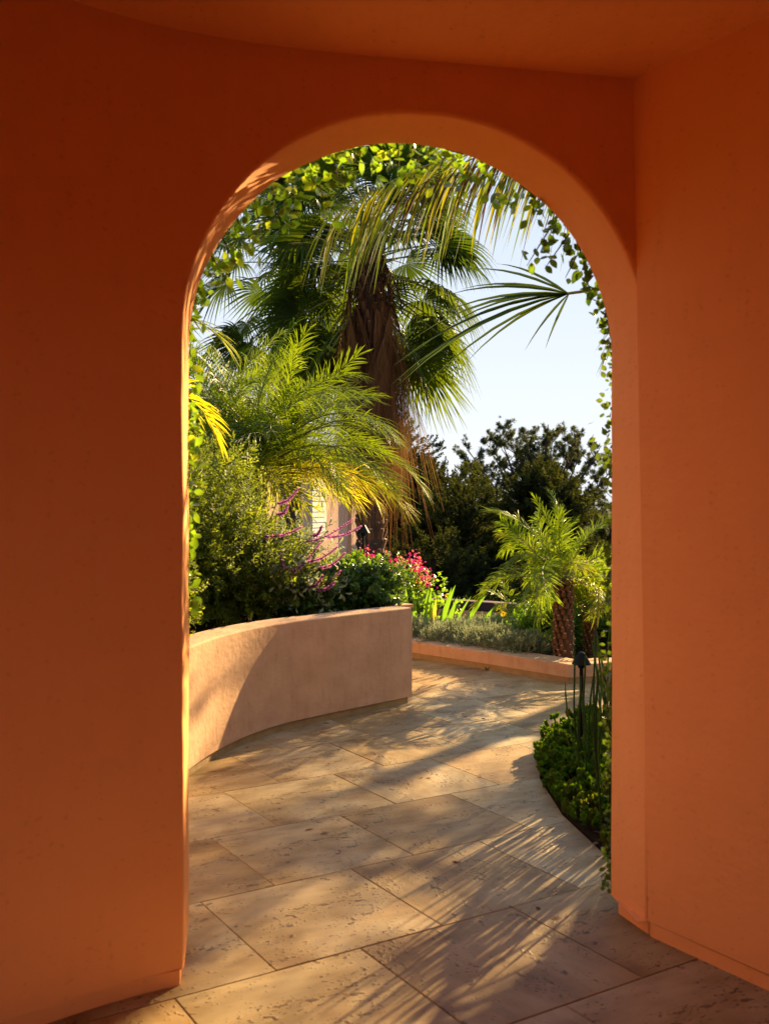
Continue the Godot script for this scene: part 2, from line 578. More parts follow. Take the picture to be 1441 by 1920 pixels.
func build_room() -> void:
	build_arched_wall()
	# right wall of the vestibule: leans a few centimetres, runs back past the camera
	var g := Geo.new()
	var d := Vector2(0.555, -0.83).normalized()
	var out := Vector2(-d.y, d.x) * 0.22
	var base := Vector2(0.852, 3.235)
	var lean := Vector2(-0.055, -0.005)
	var rows := []
	for j in 13:
		var y := lerpf(0.05, CEIL + 0.1, j / 12.0)
		var st := base + lean * ((y - 0.05) / (CEIL - 0.05))
		if y > 2.2: st -= d * 0.03
		var row := PackedVector3Array()
		for k in 15:
			row.append(P(st + d * (2.0 * k / 14.0), y))
		row.append(P(st + d * 2.0 + out, y))
		row.append(P(st + out + d * 0.3, y))
		rows.append(row)
	g.sheet(rows)
	var rw := thing("side_wall", "bright orange plaster wall on the right, running back from the arch towards the viewer", "wall")
	part("plaster_face", g.mesh(M.plaster), rw)
	var b2 := base + Vector2(0.006, 0.002)
	part("plinth", extrude(PackedVector2Array([b2, b2 + d * 2.0, b2 + d * 2.0 + out, b2 + out + d * 0.25]), 0.0, 0.044, 0.0, M.plaster), rw)
	# the rest of the room, out of sight behind the camera
	var far_r := base + d * 1.98
	var lw := part("side_wall", extrude(PackedVector2Array([Vector2(-1.28, 2.33), Vector2(-1.46, 1.85), Vector2(-1.5, 1.3), Vector2(-1.5, -1.1), Vector2(-1.75, -1.1), Vector2(-1.75, 1.3), Vector2(-1.72, 1.95), Vector2(-1.45, 2.75)]), 0.0, 3.5, 0.0, M.plaster), self)
	tag(lw, "orange plaster wall curving back on the left beyond the frame", "wall")
	var bw := thing("back_wall", "orange plaster wall with a broad opening behind the viewer", "wall")
	part("pier", extrude(PackedVector2Array([Vector2(-1.75, -1.1), Vector2(-1.1, -1.1), Vector2(-1.1, -1.3), Vector2(-1.75, -1.3)]), 0.0, 3.5, 0.0, M.plaster), bw)
	part("pier", extrude(PackedVector2Array([Vector2(1.2, -1.1), Vector2(2.4, -1.1), Vector2(2.4, -1.3), Vector2(1.2, -1.3)]), 0.0, 3.5, 0.0, M.plaster), bw)
	part("lintel", extrude(PackedVector2Array([Vector2(-1.102, -1.102), Vector2(1.202, -1.102), Vector2(1.202, -1.298), Vector2(-1.102, -1.298)]), 2.15, 3.49, 0.0, M.plaster), bw)
	var rw2 := part("side_wall", extrude(PackedVector2Array([far_r, far_r + Vector2(0.0, -3.0), far_r + Vector2(0.25, -3.0), far_r + Vector2(0.25, 0.1)]), 0.0, 3.5, 0.0, M.plaster), self)
	tag(rw2, "orange plaster wall on the right behind the viewer", "wall")
	var cl := Geo.new()
	var poly := PackedVector2Array([Vector2(-2.05, -2.8), Vector2(3.2, -2.8), Vector2(3.2, 0.4), Vector2(0.95, 3.36), Vector2(0.5, 3.30), Vector2(-0.3, 3.13), Vector2(-0.9, 2.95), Vector2(-1.4, 2.45), Vector2(-1.9, 1.2)])
	part("ceiling", extrude(poly, CEIL, CEIL + 0.22, 0.0, M.plaster), self, Transform3D(), "structure")
	# outer faces of the house either side of the arch
	var o1 := part("house_wall", extrude(PackedVector2Array([C0 + EU * -1.45 + AX * -0.003, C0 + EU * -5.0 + AX * -0.003, C0 + EU * -5.0 + AX * -0.3, C0 + EU * -1.6 + AX * -0.3]), 0.0, 3.5, 0.0, M.garden_plaster), self)
	tag(o1, "sunlit outer house wall to the left of the archway", "wall")
	var o2 := part("house_wall", extrude(PackedVector2Array([C0 + EU * 0.90 + AX * -0.003, C0 + EU * 5.0 + AX * -0.003, C0 + EU * 5.0 + AX * -0.15, C0 + EU * 0.97 + AX * -0.15]), 0.0, 3.5, 0.0, M.garden_plaster), self)
	tag(o2, "sunlit outer house wall to the right of the archway", "wall")


const D1 := Vector2(0.850, 0.527)      # along the rows of tiles
const D2 := Vector2(-0.527, 0.850)     # across them
const PATH := [Vector2(-2.0, -2.6), Vector2(3.0, -2.6), Vector2(3.0, 0.3), Vector2(1.0, 3.3), Vector2(0.88, 3.98), Vector2(0.80, 4.5), Vector2(0.79, 5.1), Vector2(0.90, 5.75), Vector2(1.25, 6.35), Vector2(2.0, 6.75), Vector2(4.5, 7.2), Vector2(4.5, 8.75), Vector2(1.43, 7.85), Vector2(0.82, 8.55), Vector2(0.26, 9.15), Vector2(-0.5, 9.9), Vector2(-2.2, 11.2), Vector2(-3.2, 10.0), Vector2(-1.1, 8.3), Vector2(0.05, 7.1), Vector2(-0.45, 6.45), Vector2(-0.9, 5.9), Vector2(-1.1, 5.0), Vector2(-1.1, 3.2), Vector2(-1.6, 2.0)]

func build_floor() -> void:
	var bed := Geo.new()
	var poly := PackedVector2Array(PATH)
	var fl := part("floor", extrude(poly, -0.045, -0.0045, 0.0, M.grout), self, Transform3D(), "structure")
	var meshes := []
	var a := 0.61
	var h := a * 0.5 - 0.0014
	for k in 10:
		var g := Geo.new()
		var off := Vector2(rr(0.0, 0.68), rr(0.0, 0.68))
		var turn := rng.randi() % 2
		var c := 0.0025
		var ring := func(e: float, y: float) -> PackedVector3Array:
			var pts := PackedVector3Array()
			for q in [Vector2(-1, -1), Vector2(1, -1), Vector2(1, 1), Vector2(-1, 1)]:
				pts.append(Vector3(q.x * e, y, -q.y * e))
			return pts
		var r0: PackedVector3Array = ring.call(h, -0.03)
		var r1: PackedVector3Array = ring.call(h, -c)
		var r2: PackedVector3Array = ring.call(h - c, 0.0)
		for pair in [[r0, r1], [r1, r2]]:
			for j in 4:
				var b := g.v.size()
				for p in [pair[0][j], pair[0][(j + 1) % 4], pair[1][(j + 1) % 4], pair[1][j]]:
					var t := Vector2(p.x, p.z) / 2.0 + Vector2(0.16, 0.16)
					g.add(p, off + (t if turn == 0 else Vector2(t.y, t.x)))
				g.quad(b, b + 1, b + 2, b + 3)
		var b := g.v.size()
		for p in r2:
			var t := Vector2(p.x, p.z) / 2.0 + Vector2(0.16, 0.16)
			g.add(p, off + (t if turn == 0 else Vector2(t.y, t.x)))
		g.quad(b, b + 1, b + 2, b + 3)
		for q in 2:
			meshes.append(g.mesh(M["travertine_%d" % ((k + q * 2) % 4)]))
	var ang := atan2(D1.y, D1.x)
	for row in range(-5, 22):
		var n0 := 2.716 + 0.3075 + row * a
		# joints of row 0 stand at 1.901 + k * a along the row; neighbours are shifted by half a tile
		var shift := 1.901 + a * 0.5 + (0.0 if row % 2 == 0 else a * 0.5) + rr(-0.012, 0.012)
		for k in range(-12, 20):
			var p := D1 * (shift + k * a) + D2 * (n0 - 0.0)
			if p.y < -0.2 or p.y > 11.5 or absf(p.x) > 4.6:
				continue
			var inside := 0
			var corners := 0
			for q in [Vector2(0, 0), Vector2(0.3, 0.3), Vector2(-0.3, 0.3), Vector2(0.3, -0.3), Vector2(-0.3, -0.3)]:
				if Geometry2D.is_point_in_polygon(p + D1 * q.x + D2 * q.y, poly):
					inside += 1
			if inside == 0:
				continue
			var m: Mesh = meshes[rng.randi() % meshes.size()]
			if inside < 5:
				# cut tile: clip its outline to the path
				var sq := PackedVector2Array()
				for q in [Vector2(-h, -h), Vector2(h, -h), Vector2(h, h), Vector2(-h, h)]:
					sq.append(p + D1 * q.x + D2 * q.y)
				for piece in Geometry2D.intersect_polygons(sq, poly):
					if piece.size() < 3:
						continue
					var g := Geo.new()
					var idx := Geometry2D.triangulate_polygon(piece)
					var off := Vector2(rr(0.0, 0.68), rr(0.0, 0.68))
					for q in piece:
						g.add(P(q, 0.0), off + (Vector2((q - p).dot(D1), -(q - p).dot(D2))) / 2.0 + Vector2(0.16, 0.16))
					for j in idx:
						g.i.append(j)
					for j in piece.size():
						g.face(P(piece[j], -0.03), P(piece[(j + 1) % piece.size()], -0.03), P(piece[(j + 1) % piece.size()], 0.0), P(piece[j], 0.0))
					part("tile", g.mesh(m.surface_get_material(0)), fl)
				continue
			var tilt := Basis(Vector3(1, 0, 0), rr(-0.0012, 0.0012)) * Basis(Vector3(0, 0, 1), rr(-0.0012, 0.0012))
			part("tile", m, fl, Transform3D(yaw(ang) * tilt, P(p, rr(-0.0008, 0.0004))))


func build_ground() -> void:
	var xs := [-400, -150, -60, -30, -15, -8, -4, -2, 0, 2, 4, 8, 15, 30, 60, 150, 400]
	var fs := [-300, -80, -20, -6, 0, 4, 8, 11, 13, 15, 18, 22, 27, 34, 45, 60, 90, 150, 300, 900]
	var g := Geo.new()
	var rows := []
	for f in fs:
		var row := PackedVector3Array()
		for x in xs:
			var drop := -4.2 * smoothstep(13.0, 34.0, float(f)) * smoothstep(-6.0, 0.0, float(x)) - 0.06
			row.append(V(x, f, drop))
		rows.append(row)
	g.sheet(rows)
	structure("ground", g.mesh(M.earth))


const PLANTER := [Vector2(-1.06, 3.2), Vector2(-1.06, 4.2), Vector2(-1.035, 4.8), Vector2(-0.985, 5.16), Vector2(-0.915, 5.5), Vector2(-0.785, 5.87), Vector2(-0.60, 6.19), Vector2(-0.355, 6.47), Vector2(-0.10, 6.74), Vector2(0.19, 7.04)]
const KERB := [Vector2(-2.6, 11.4), Vector2(-1.3, 10.5), Vector2(-0.5, 9.84), Vector2(0.26, 9.09), Vector2(0.85, 8.47), Vector2(1.43, 7.785)]

func build_planters() -> void:
	# tall curved planter on the left
	var t := thing("curved_planter", "tall curved salmon plaster planter wall on the left of the path", "planter")
	var front := smooth_path(PLANTER, 6)
	part("wall_face", ribbon(front, 0.2, 0.048, 0.672, 0.014, M.garden_plaster), t)
	part("plinth", ribbon(front, 0.2, 0.0, 0.0475, 0.0, M.sandstone, 0.018), t)
	var back := [Vector2(0.05, 7.185), Vector2(-0.55, 7.85), Vector2(-1.3, 8.5), Vector2(-2.6, 9.5)]
	part("wall_face", ribbon(smooth_path(back, 4), -0.2, 0.048, 0.668, 0.014, M.garden_plaster), t)
	part("plinth", ribbon(smooth_path(back, 4), -0.2, 0.0, 0.0475, 0.0, M.sandstone, -0.018), t)
	var bed := PackedVector2Array()
	for p in front:
		bed.append(p + Vector2(-0.1, 0.06))
	for p in back:
		bed.append(p + Vector2(-0.1, 0.0))
	bed.append(Vector2(-5.0, 9.5))
	bed.append(Vector2(-5.0, 3.0))
	part("soil", extrude(bed, 0.2, 0.56, 0.0, M.soil), t)
	# low kerbed bed across the end of the path
	var k := thing("low_planter", "low salmon plaster kerb with a sandstone foot edging the bed beyond the path", "planter")
	var kp := smooth_path(KERB, 4)
	part("wall_face", ribbon(kp, 0.26, 0.05, 0.152, 0.008, M.garden_plaster), k)
	part("plinth", ribbon(kp, 0.26, 0.0, 0.0495, 0.0, M.sandstone, 0.006), k)
	var kr := [Vector2(1.43, 7.785), Vector2(1.9, 7.92), Vector2(2.6, 8.12), Vector2(4.6, 8.75)]
	part("wall_face", ribbon(kr, 0.26, 0.05, 0.15, 0.008, M.garden_plaster), k)
	part("plinth", ribbon(kr, 0.26, 0.0, 0.0492, 0.0, M.sandstone, 0.006), k)
	var lowbed := PackedVector2Array()
	for p in kp:
		lowbed.append(p + Vector2(0.1, 0.12))
	lowbed.append(Vector2(4.6, 8.95))
	lowbed.append(Vector2(5.0, 13.0))
	lowbed.append(Vector2(-2.0, 13.0))
	part("soil", extrude(lowbed, 0.0, 0.10, 0.0, M.soil), k)
	# bed against the house on the right
	part("soil", extrude(PackedVector2Array([Vector2(0.93, 3.6), Vector2(0.89, 4.0), Vector2(0.81, 4.5), Vector2(0.80, 5.1), Vector2(0.91, 5.75), Vector2(1.26, 6.33), Vector2(2.0, 6.72), Vector2(4.4, 7.1), Vector2(4.4, 3.6)]), -0.04, 0.012, 0.0, M.soil), self, Transform3D(), "structure")
	# raised wall behind the right hand palms
	var pw := part("garden_wall", ribbon([Vector2(1.62, 10.6), Vector2(1.84, 10.5), Vector2(2.6, 10.4), Vector2(4.5, 10.5)], 0.2, -0.1, 0.80, 0.012, M.garden_plaster), self)
	tag(pw, "peach plaster garden wall seen between the fronds behind the right hand palms", "wall")
	var dk := part("garden_wall", ribbon(smooth_path([Vector2(0.3, 12.9), Vector2(1.0, 12.5), Vector2(1.7, 12.0), Vector2(2.4, 11.3)], 4), 0.2, -0.3, 0.19, 0.012, M.dark_wall), self)
	tag(dk, "dark reddish low wall at the back of the bed under the trees", "wall")


# ---------------------------------------------------------------- lamps

func lathe(prof: Array, sides: int) -> Geo:
	var g := Geo.new()
	var rows := []
	for q in prof:
		var row := PackedVector3Array()
		for j in sides:
			var a := TAU * j / sides
			row.append(Vector3(cos(a) * q[0], q[1], sin(a) * q[0]))
		rows.append(row)
	g.sheet(rows, true)
	return g


func path_light(at: Vector3, label: String) -> void:
	var t := thing("path_light", label, "garden lamp", at, "path lights with conical hats")
	part("post", lathe([[0.011, 0.0], [0.011, 0.50], [0.0105, 0.502]], 10).mesh(M.lamp_metal), t)
	part("ground_stake", lathe([[0.0, 0.0], [0.02, 0.0], [0.02, 0.012], [0.012, 0.02]], 10).mesh(M.lamp_metal), t)
	part("collar", lathe([[0.011, 0.485], [0.017, 0.488], [0.021, 0.50], [0.021, 0.512], [0.016, 0.516], [0.0, 0.516]], 12).mesh(M.lamp_metal), t)
	part("bulb_holder", lathe([[0.0, 0.51], [0.012, 0.512], [0.012, 0.535], [0.0, 0.54]], 10).mesh(M.white_paint), t)
	part("hat", lathe([[0.046, 0.512], [0.052, 0.508], [0.053, 0.511], [0.021, 0.566], [0.019, 0.571], [0.012, 0.575], [0.0, 0.576]], 20).mesh(M.lamp_metal), t)


# ---------------------------------------------------------------- palms

# a fan leaf in its own frame: grows from the origin towards +x, raised by elev
func fan_leaf(elev: float, pet: float, blade: float, nseg: int, spread: float, droop: float, mat: Material, pet_mat: Material, seed_: int) -> ArrayMesh:
	rng.seed = seed_
	var m := ArrayMesh.new()
	var d := Vector3(cos(elev), sin(elev), 0)
	var pts := []
	var p := Vector3.ZERO
	var e := elev
	for k in 6:
		pts.append(p)
		e = elev - minf(droop, 1.3) * (0.5 if elev > -0.8 else 0.52) * k / 5.0
		p += Vector3(cos(e), sin(e), 0) * pet / 5.0
	d = Vector3(cos(e), sin(e), 0)
	var nrm := Vector3(-sin(e), cos(e), 0)
	var s := Vector3(0, 0, 1)
	var hub: Vector3 = pts[-1]
	var gp := Geo.new()
	gp.tube(pts, [0.018, 0.014, 0.012, 0.011, 0.010, 0.007], 5, false)
	gp.into(m, pet_mat)
	var g := Geo.new()
	var da := 2.0 * spread / nseg
	for k in nseg:
		var a := -spread + da * (k + 0.5) + (rr(-0.01, 0.01) if elev > -0.8 else rr(-0.12, 0.12))
		var ln := blade * (0.72 + 0.28 * cos(a * 0.8)) * (rr(0.92, 1.06) if elev > -0.8 else rr(0.55, 1.15))
		var dir := (d * cos(a) + s * sin(a)).normalized()
		var q := (-d * sin(a) + s * cos(a)).normalized()
		var cup := 0.16 * absf(sin(a)) + 0.05
		var free := rr(0.42, 0.55) if elev > -0.8 else rr(0.10, 0.22)
		var own := rr(0.75, 1.4) * droop
		var base := g.v.size()
		var ts := [0.02, 0.25, 0.5, 0.68, 0.84, 1.0]
		for t in ts:
			var drop: float = own * ln * (0.10 * t * t + 0.62 * pow(maxf(t - 0.35, 0.0), 2.0) * 1.6)
			var w: float = ln * t * tan(da * 0.5) * 1.03
			if t > free:
				w = ln * free * tan(da * 0.5) * (1.0 - pow((t - free) / (1.0 - free), 1.25)) + 0.001
			var c: Vector3 = hub + dir * (ln * t) + nrm * (cup * ln * t * (1.0 - 0.5 * t)) - Vector3(0, drop, 0)
			g.add(c - q * w, Vector2(0, t))
			g.add(c - nrm * (w * 0.55), Vector2(0.5, t))
			g.add(c + q * w, Vector2(1, t))
		for j in ts.size() - 1:
			var b := base + j * 3
			g.quad(b, b + 1, b + 4, b + 3)
			g.quad(b + 1, b + 2, b + 5, b + 4)
	g.into(m, mat)
	return m


# a feather leaf in its own frame: towards +x, raised by elev, bending down along its length
func feather_leaf(elev: float, length: float, bend: float, pairs: int, ll: float, width: float, vee: float, hang: float, mat: Material, pet_mat: Material, seed_: int) -> ArrayMesh:
	rng.seed = seed_
	var m := ArrayMesh.new()
	var steps := 14
	var pts := [Vector3.ZERO]
	var rad := [0.012 * length / 1.5 + 0.002]
	var tang := []
	var p := Vector3.ZERO
	for k in steps:
		var t := (k + 0.5) / steps
		var e := elev - bend * pow(t, 1.35)
		var dirv := Vector3(cos(e), sin(e), 0.10 * sin(t * 3.0 + seed_) * t)
		tang.append(dirv.normalized())
		p += dirv.normalized() * length / steps
		pts.append(p)
		rad.append(lerpf(rad[0], 0.0015, pow((k + 1.0) / steps, 0.7)))
	var gp := Geo.new()
	gp.tube(pts, rad, 4, false)
	gp.into(m, pet_mat)
	var g := Geo.new()
	for k in pairs:
		var t := lerpf(0.14, 0.995, pow(k / (pairs - 1.0), 0.95))
		var x := t * steps
		var i0 := mini(int(x), steps - 1)
		var o: Vector3 = pts[i0].lerp(pts[i0 + 1], x - i0)
		var T: Vector3 = tang[i0]
		var S := Vector3(-T.z, 0, T.x).normalized()
		var N := S.cross(T).normalized()
		if N.y < 0: N = -N
		var prof := 0.45 + 0.55 * sin(PI * clampf(0.12 + 0.80 * t, 0.0, 1.0))
		for sg in [-1.0, 1.0]:
			var phi := lerpf(1.25, 0.42, t) + rr(-0.25, 0.25)
			var vv := vee + rr(-0.5, 0.5)
			var L: Vector3 = (T * cos(phi) + (S * (sg * cos(vv)) + N * sin(vv)) * sin(phi)).normalized()
			var B: Vector3 = (N - L * N.dot(L)).normalized()
			var Wd: Vector3 = L.cross(B).normalized()
			g.blade(o, L, Wd, B, ll * prof * rr(0.85, 1.1), width * rr(0.85, 1.1), [0.35, 1.0, 0.85, 0.05], hang * rr(0.6, 1.4), 0.45)
	g.into(m, mat)
	return m


func palm_trunk(h: float, r0: float, r1: float, mat: Material, sides := 14) -> ArrayMesh:
	var g := Geo.new()
	var pts := []
	var rad := []
	for k in 13:
		var t := k / 12.0
		pts.append(Vector3(0.02 * sin(t * 5.0), h * t, 0.02 * sin(t * 3.0 + 1.0)))
		rad.append(lerpf(r0, r1, t) * (1.0 + 0.03 * sin(t * 37.0)) + (0.12 * r0 * pow(1.0 - t, 6.0)))
	g.tube(pts, rad, sides)
	return g.mesh(mat)


# old leaf bases: a blunt wedge pointing up and out along +x
func stub_mesh(l: float, w: float, th: float, mat: Material, cut: Material) -> ArrayMesh:
	var m := ArrayMesh.new()
	var g := Geo.new()
	var rows := []
	for q in [[0.0, 1.0, 1.0], [0.5, 0.85, 0.9], [1.0, 0.6, 0.7]]:
		var row := PackedVector3Array()
		var c := Vector3(q[0] * l * 0.45 + 0.01, q[0] * l, 0)
		for k in 6:
			var a := TAU * k / 6.0
			row.append(c + Vector3(cos(a) * th * 0.5 * q[2], cos(a) * -0.2 * th, sin(a) * w * 0.5 * q[1]))
		rows.append(row)
	g.sheet(rows, true)
	g.into(m, mat)
	var e := Geo.new()
	var last: PackedVector3Array = rows[2]
	var c0 := e.add((last[0] + last[3]) * 0.5 + Vector3(0, 0.1 * th, 0))
	var b := e.v.size()
	for p in last:
		e.add(p)
	for k in 6:
		e.tri(c0, b + k, b + (k + 1) % 6)
	e.into(m, cut)
	return m


# rings of stubs round a trunk from y0 to y1
func add_stubs(t: Node3D, called: String, meshes: Array, y0: float, y1: float, r0: float, r1: float, per: int, rise: float, most: int) -> void:
	var rings := int((y1 - y0) / rise)
	var n := 0
	for k in rings:
		for j in per:
			n += 1
			if n > most:
				return
			var y := lerpf(y0, y1, (k + rr(-0.1, 0.1)) / maxf(rings - 1, 1))
			var a := TAU * (j + (k % 2) * 0.5) / per + k * 0.13 + rr(-0.06, 0.06)
			var r := lerpf(r0, r1, (y - y0) / (y1 - y0)) - 0.01
			var b := yaw(a) * Basis.from_scale(Vector3(rr(0.85, 1.15), rr(0.85, 1.15), rr(0.9, 1.1)))
			part(called, meshes[rng.randi() % meshes.size()], t, Transform3D(b, Vector3(cos(a) * r, y, -sin(a) * r)))


var fan_green := []
var fan_dead := []

func make_fan_library() -> void:
	# [elev, droop] from upright to hanging
	var forms := [[1.25, 0.4], [0.95, 0.55], [0.6, 0.7], [0.3, 0.8], [0.0, 0.9], [-0.35, 0.9], [-0.7, 0.8]]
	for k in forms.size():
		for v in 2:
			fan_green.append(fan_leaf(forms[k][0], rr(0.95, 1.25), rr(0.74, 0.86), 34, 2.0, forms[k][1], M.fan if v == 0 else M.fan_dark, M.petiole, 100 + k * 7 + v))
	for k in 4:
		fan_dead.append(fan_leaf(-0.95 - 0.08 * k, 0.72, 1.12, 34, 0.30 + 0.05 * k, 1.35, M.fan_dry if k % 2 == 0 else M.fan_brown, M.fan_brown, 300 + k))


func fan_palm(at: Vector3, h: float, r: float, label: String, leaves: int, scale_: float, skirt: Array, seed_: int, stubs := true) -> Node3D:
	rng.seed = seed_
	var t := thing("fan_palm", label, "palm tree", at, "tall fan palms")
	part("trunk", palm_trunk(h, r, r * 0.82, M.palm_core), t)
	if stubs:
		var st := [stub_mesh(0.15, 0.12, 0.045, M.palm_stub, M.palm_stub_cut), stub_mesh(0.11, 0.10, 0.05, M.palm_core, M.palm_stub), stub_mesh(0.17, 0.11, 0.04, M.palm_stub, M.palm_stub)]
		add_stubs(t, "leaf_base", st, 0.05, h - 0.1, r, r * 0.82, 8, 0.14, 290)
	for k in leaves:
		var f := (k + 0.5) / leaves
		var tier := clampi(int(pow(f, 0.85) * 7.0), 0, 6)
		var a := k * 2.39996 + rr(-0.2, 0.2)
		if tier >= 4 and skirt.size() and sin(a) < -0.45:
			continue     # the old leaves on this side have died and hang in the skirt
		var m: Mesh = fan_green[tier * 2 + rng.randi() % 2]
		var b := yaw(a) * Basis(Vector3(1, 0, 0), rr(-0.7, 0.7)) * Basis.from_scale(Vector3.ONE * scale_ * rr(0.88, 1.1))
		part("frond", m, t, Transform3D(b, Vector3(0, h - 0.05 - 1.3 * f, 0)))
	for q in skirt:
		# [how many, from y, to y, scale]
		for k in int(q[0]):
			var a := k * 2.39996 + rr(-0.3, 0.3)
			var y := lerpf(q[1], q[2], rng.randf())
			var b := yaw(a) * Basis(Vector3(1, 0, 0), rr(-0.25, 0.25)) * Basis.from_scale(Vector3.ONE * q[3] * rr(0.75, 1.2))
			part("dead_frond", fan_dead[rng.randi() % 4], t, Transform3D(b, Vector3(cos(a) * r * 0.8, y, -sin(a) * r * 0.8)))
	return t


func feather_set(length: float, ll: float, width: float, pairs: int, mats: Array, seed_: int, forms: Array) -> Array:
	var out := []
	for k in forms.size():
		for v in 2:
			out.append(feather_leaf(forms[k][0], length * forms[k][2], forms[k][1], pairs, ll, width, 0.45, 0.25 + 0.2 * v, mats[(k + v) % mats.size()], M.petiole, seed_ + k * 5 + v))
	return out


func feather_palm(called: String, at: Vector3, h: float, r: float, label: String, fronds: Array, n: int, per: int, rise: float, seed_: int, group := "") -> Node3D:
	rng.seed = seed_
	var t := thing(called, label, "palm tree", at, group)
	part("trunk", palm_trunk(h, r * 0.82, r * 0.75, M.palm_core, 10), t)
	var st := [stub_mesh(r * 0.55, r * 0.55, r * 0.34, M.palm_stub, M.palm_stub_cut), stub_mesh(r * 0.45, r * 0.5, r * 0.4, M.palm_stub, M.palm_stub), stub_mesh(r * 0.6, r * 0.5, r * 0.3, M.palm_stub, M.palm_stub_cut)]
	if per > 0:
		add_stubs(t, "leaf_base", st, 0.0, h - r * 0.3, r * 0.84, r * 0.78, per, rise, 280)
	for k in n:
		var f := (k + 0.5) / n
		var tier := clampi(int(f * fronds.size() / 2.0), 0, fronds.size() / 2 - 1)
		var a := k * 2.39996 + rr(-0.25, 0.25)
		var m: Mesh = fronds[tier * 2 + rng.randi() % 2]
		var b := yaw(a) * Basis(Vector3(1, 0, 0), rr(-0.7, 0.7)) * Basis.from_scale(Vector3.ONE * rr(0.78, 1.12))
		part("frond", m, t, Transform3D(b, Vector3(0, h - 0.02 - r * 0.5 * f, 0)))
	return t


# ---------------------------------------------------------------- shrubs and trees

# a sprig: short stem with leaves round it, along +y
func sprig(n: int, stem: float, ll: float, lw: float, spread: float, mat: Material, seed_: int, curl := 0.2, shape := [0.2, 1.0, 0.8, 0.05], per := 1) -> ArrayMesh:
	rng.seed = seed_
	var m := ArrayMesh.new()
	var g := Geo.new()
	for k in n:
		var t := float(k) / n
		var a := k * 2.39996 + rr(-0.4, 0.4)
		var o := Vector3(rr(-0.1, 0.1) * stem, stem * t, rr(-0.1, 0.1) * stem)
		var up := lerpf(spread, spread * 0.45, t) + rr(-0.2, 0.2)
		var d := Vector3(cos(a) * sin(up), cos(up), sin(a) * sin(up)).normalized()
		var w := Vector3(-sin(a), 0, cos(a)).rotated(d, rr(-0.6, 0.6))
		g.blade(o, d, w, w.cross(d).normalized(), ll * rr(0.7, 1.15), lw * rr(0.8, 1.15), shape, curl, 0.3)
	g.into(m, mat)
	return m


# places for sprigs through a lumpy ellipsoid, most of them near its skin and pointing outwards
func crown_places(n: int, rad: Vector3, size: float, lumps: float, seed_: int, skin := 0.4, low := -1.0) -> Array:
	rng.seed = seed_
	var nz := FastNoiseLite.new()
	nz.seed = seed_
	nz.frequency = lumps
	var out := []
	while out.size() < n:
		var d := Vector3(rng.randfn(), rng.randfn(), rng.randfn()).normalized()
		if d.y < low:
			continue
		var lump := 1.0 + 0.55 * nz.get_noise_3dv(d * rad)
		var depth := pow(rng.randf(), skin)
		var p := d * rad * lump * depth
		var up := (d / rad.normalized() * 0.7 + Vector3(rr(-0.8, 0.8), rr(-0.2, 0.9), rr(-0.8, 0.8))).normalized()
		var side := up.cross(Vector3(rr(-1, 1), rr(-1, 1), rr(-1, 1))).normalized()
		out.append(Transform3D(Basis(side, up, side.cross(up)) * Basis.from_scale(Vector3.ONE * size * rr(0.7, 1.25)), p))
	return out


func shrub(called: String, label: String, category: String, at: Vector3, rad: Vector3, sprigs: Array, n: int, size: float, lumps: float, seed_: int, group := "", skin := 0.4) -> Node3D:
	var t := thing(called, label, category, at, group)
	var g := Geo.new()
	rng.seed = seed_
	for k in 9:
		var a := TAU * k / 9.0 + rr(-0.3, 0.3)
		var tip := Vector3(cos(a) * rad.x * 0.7, rad.y * rr(0.9, 1.6), sin(a) * rad.z * 0.7)
		g.tube([Vector3(cos(a), 0, sin(a)) * 0.03, tip * 0.5 + Vector3(0, 0.1 * rad.y, 0), tip], [0.012, 0.008, 0.003], 5)
	part("stem", g.mesh(M.stem_wood), t, Transform3D(), "stuff")
	for k in sprigs.size():
		var pl := crown_places(n / sprigs.size(), rad, size, lumps, seed_ + k * 31, skin, -0.75)
		for j in pl.size():
			pl[j].origin += Vector3(0, rad.y * 0.92, 0)
		scatter("foliage", sprigs[k], pl, t)
	return t


func tree(called: String, label: String, at: Vector3, h: float, lobes: Array, sprigs: Array, n: int, size: float, seed_: int, group := "") -> void:
	var t := thing(called, label, "tree", at, group)
	rng.seed = seed_
	var g := Geo.new()
	g.tube([Vector3.ZERO, Vector3(0.1, h * 0.3, 0.05), Vector3(-0.05, h * 0.55, 0), Vector3(0.05, h * 0.9, 0)], [0.22, 0.17, 0.12, 0.03], 8)
	for q in lobes:
		g.tube([Vector3(0, h * 0.3, 0), Vector3(q[0] * 0.5, lerpf(h * 0.3, q[1], 0.6), q[2] * 0.5), Vector3(q[0], q[1], q[2])], [0.11, 0.07, 0.02], 6)
	part("trunk", g.mesh(M.bark), t)
	var places := []
	for s in sprigs.size():
		places.append([])
	for k in lobes.size():
		var q = lobes[k]
		var rad := Vector3(q[3], q[4], q[3])
		var pl := crown_places(int(n / lobes.size()), rad, size, 1.1, seed_ + k * 13, 0.45)
		for j in pl.size():
			pl[j].origin += Vector3(q[0], q[1], q[2])
			places[rng.randi() % sprigs.size()].append(pl[j])
	for s in sprigs.size():
		scatter("crown", sprigs[s], places[s], t)


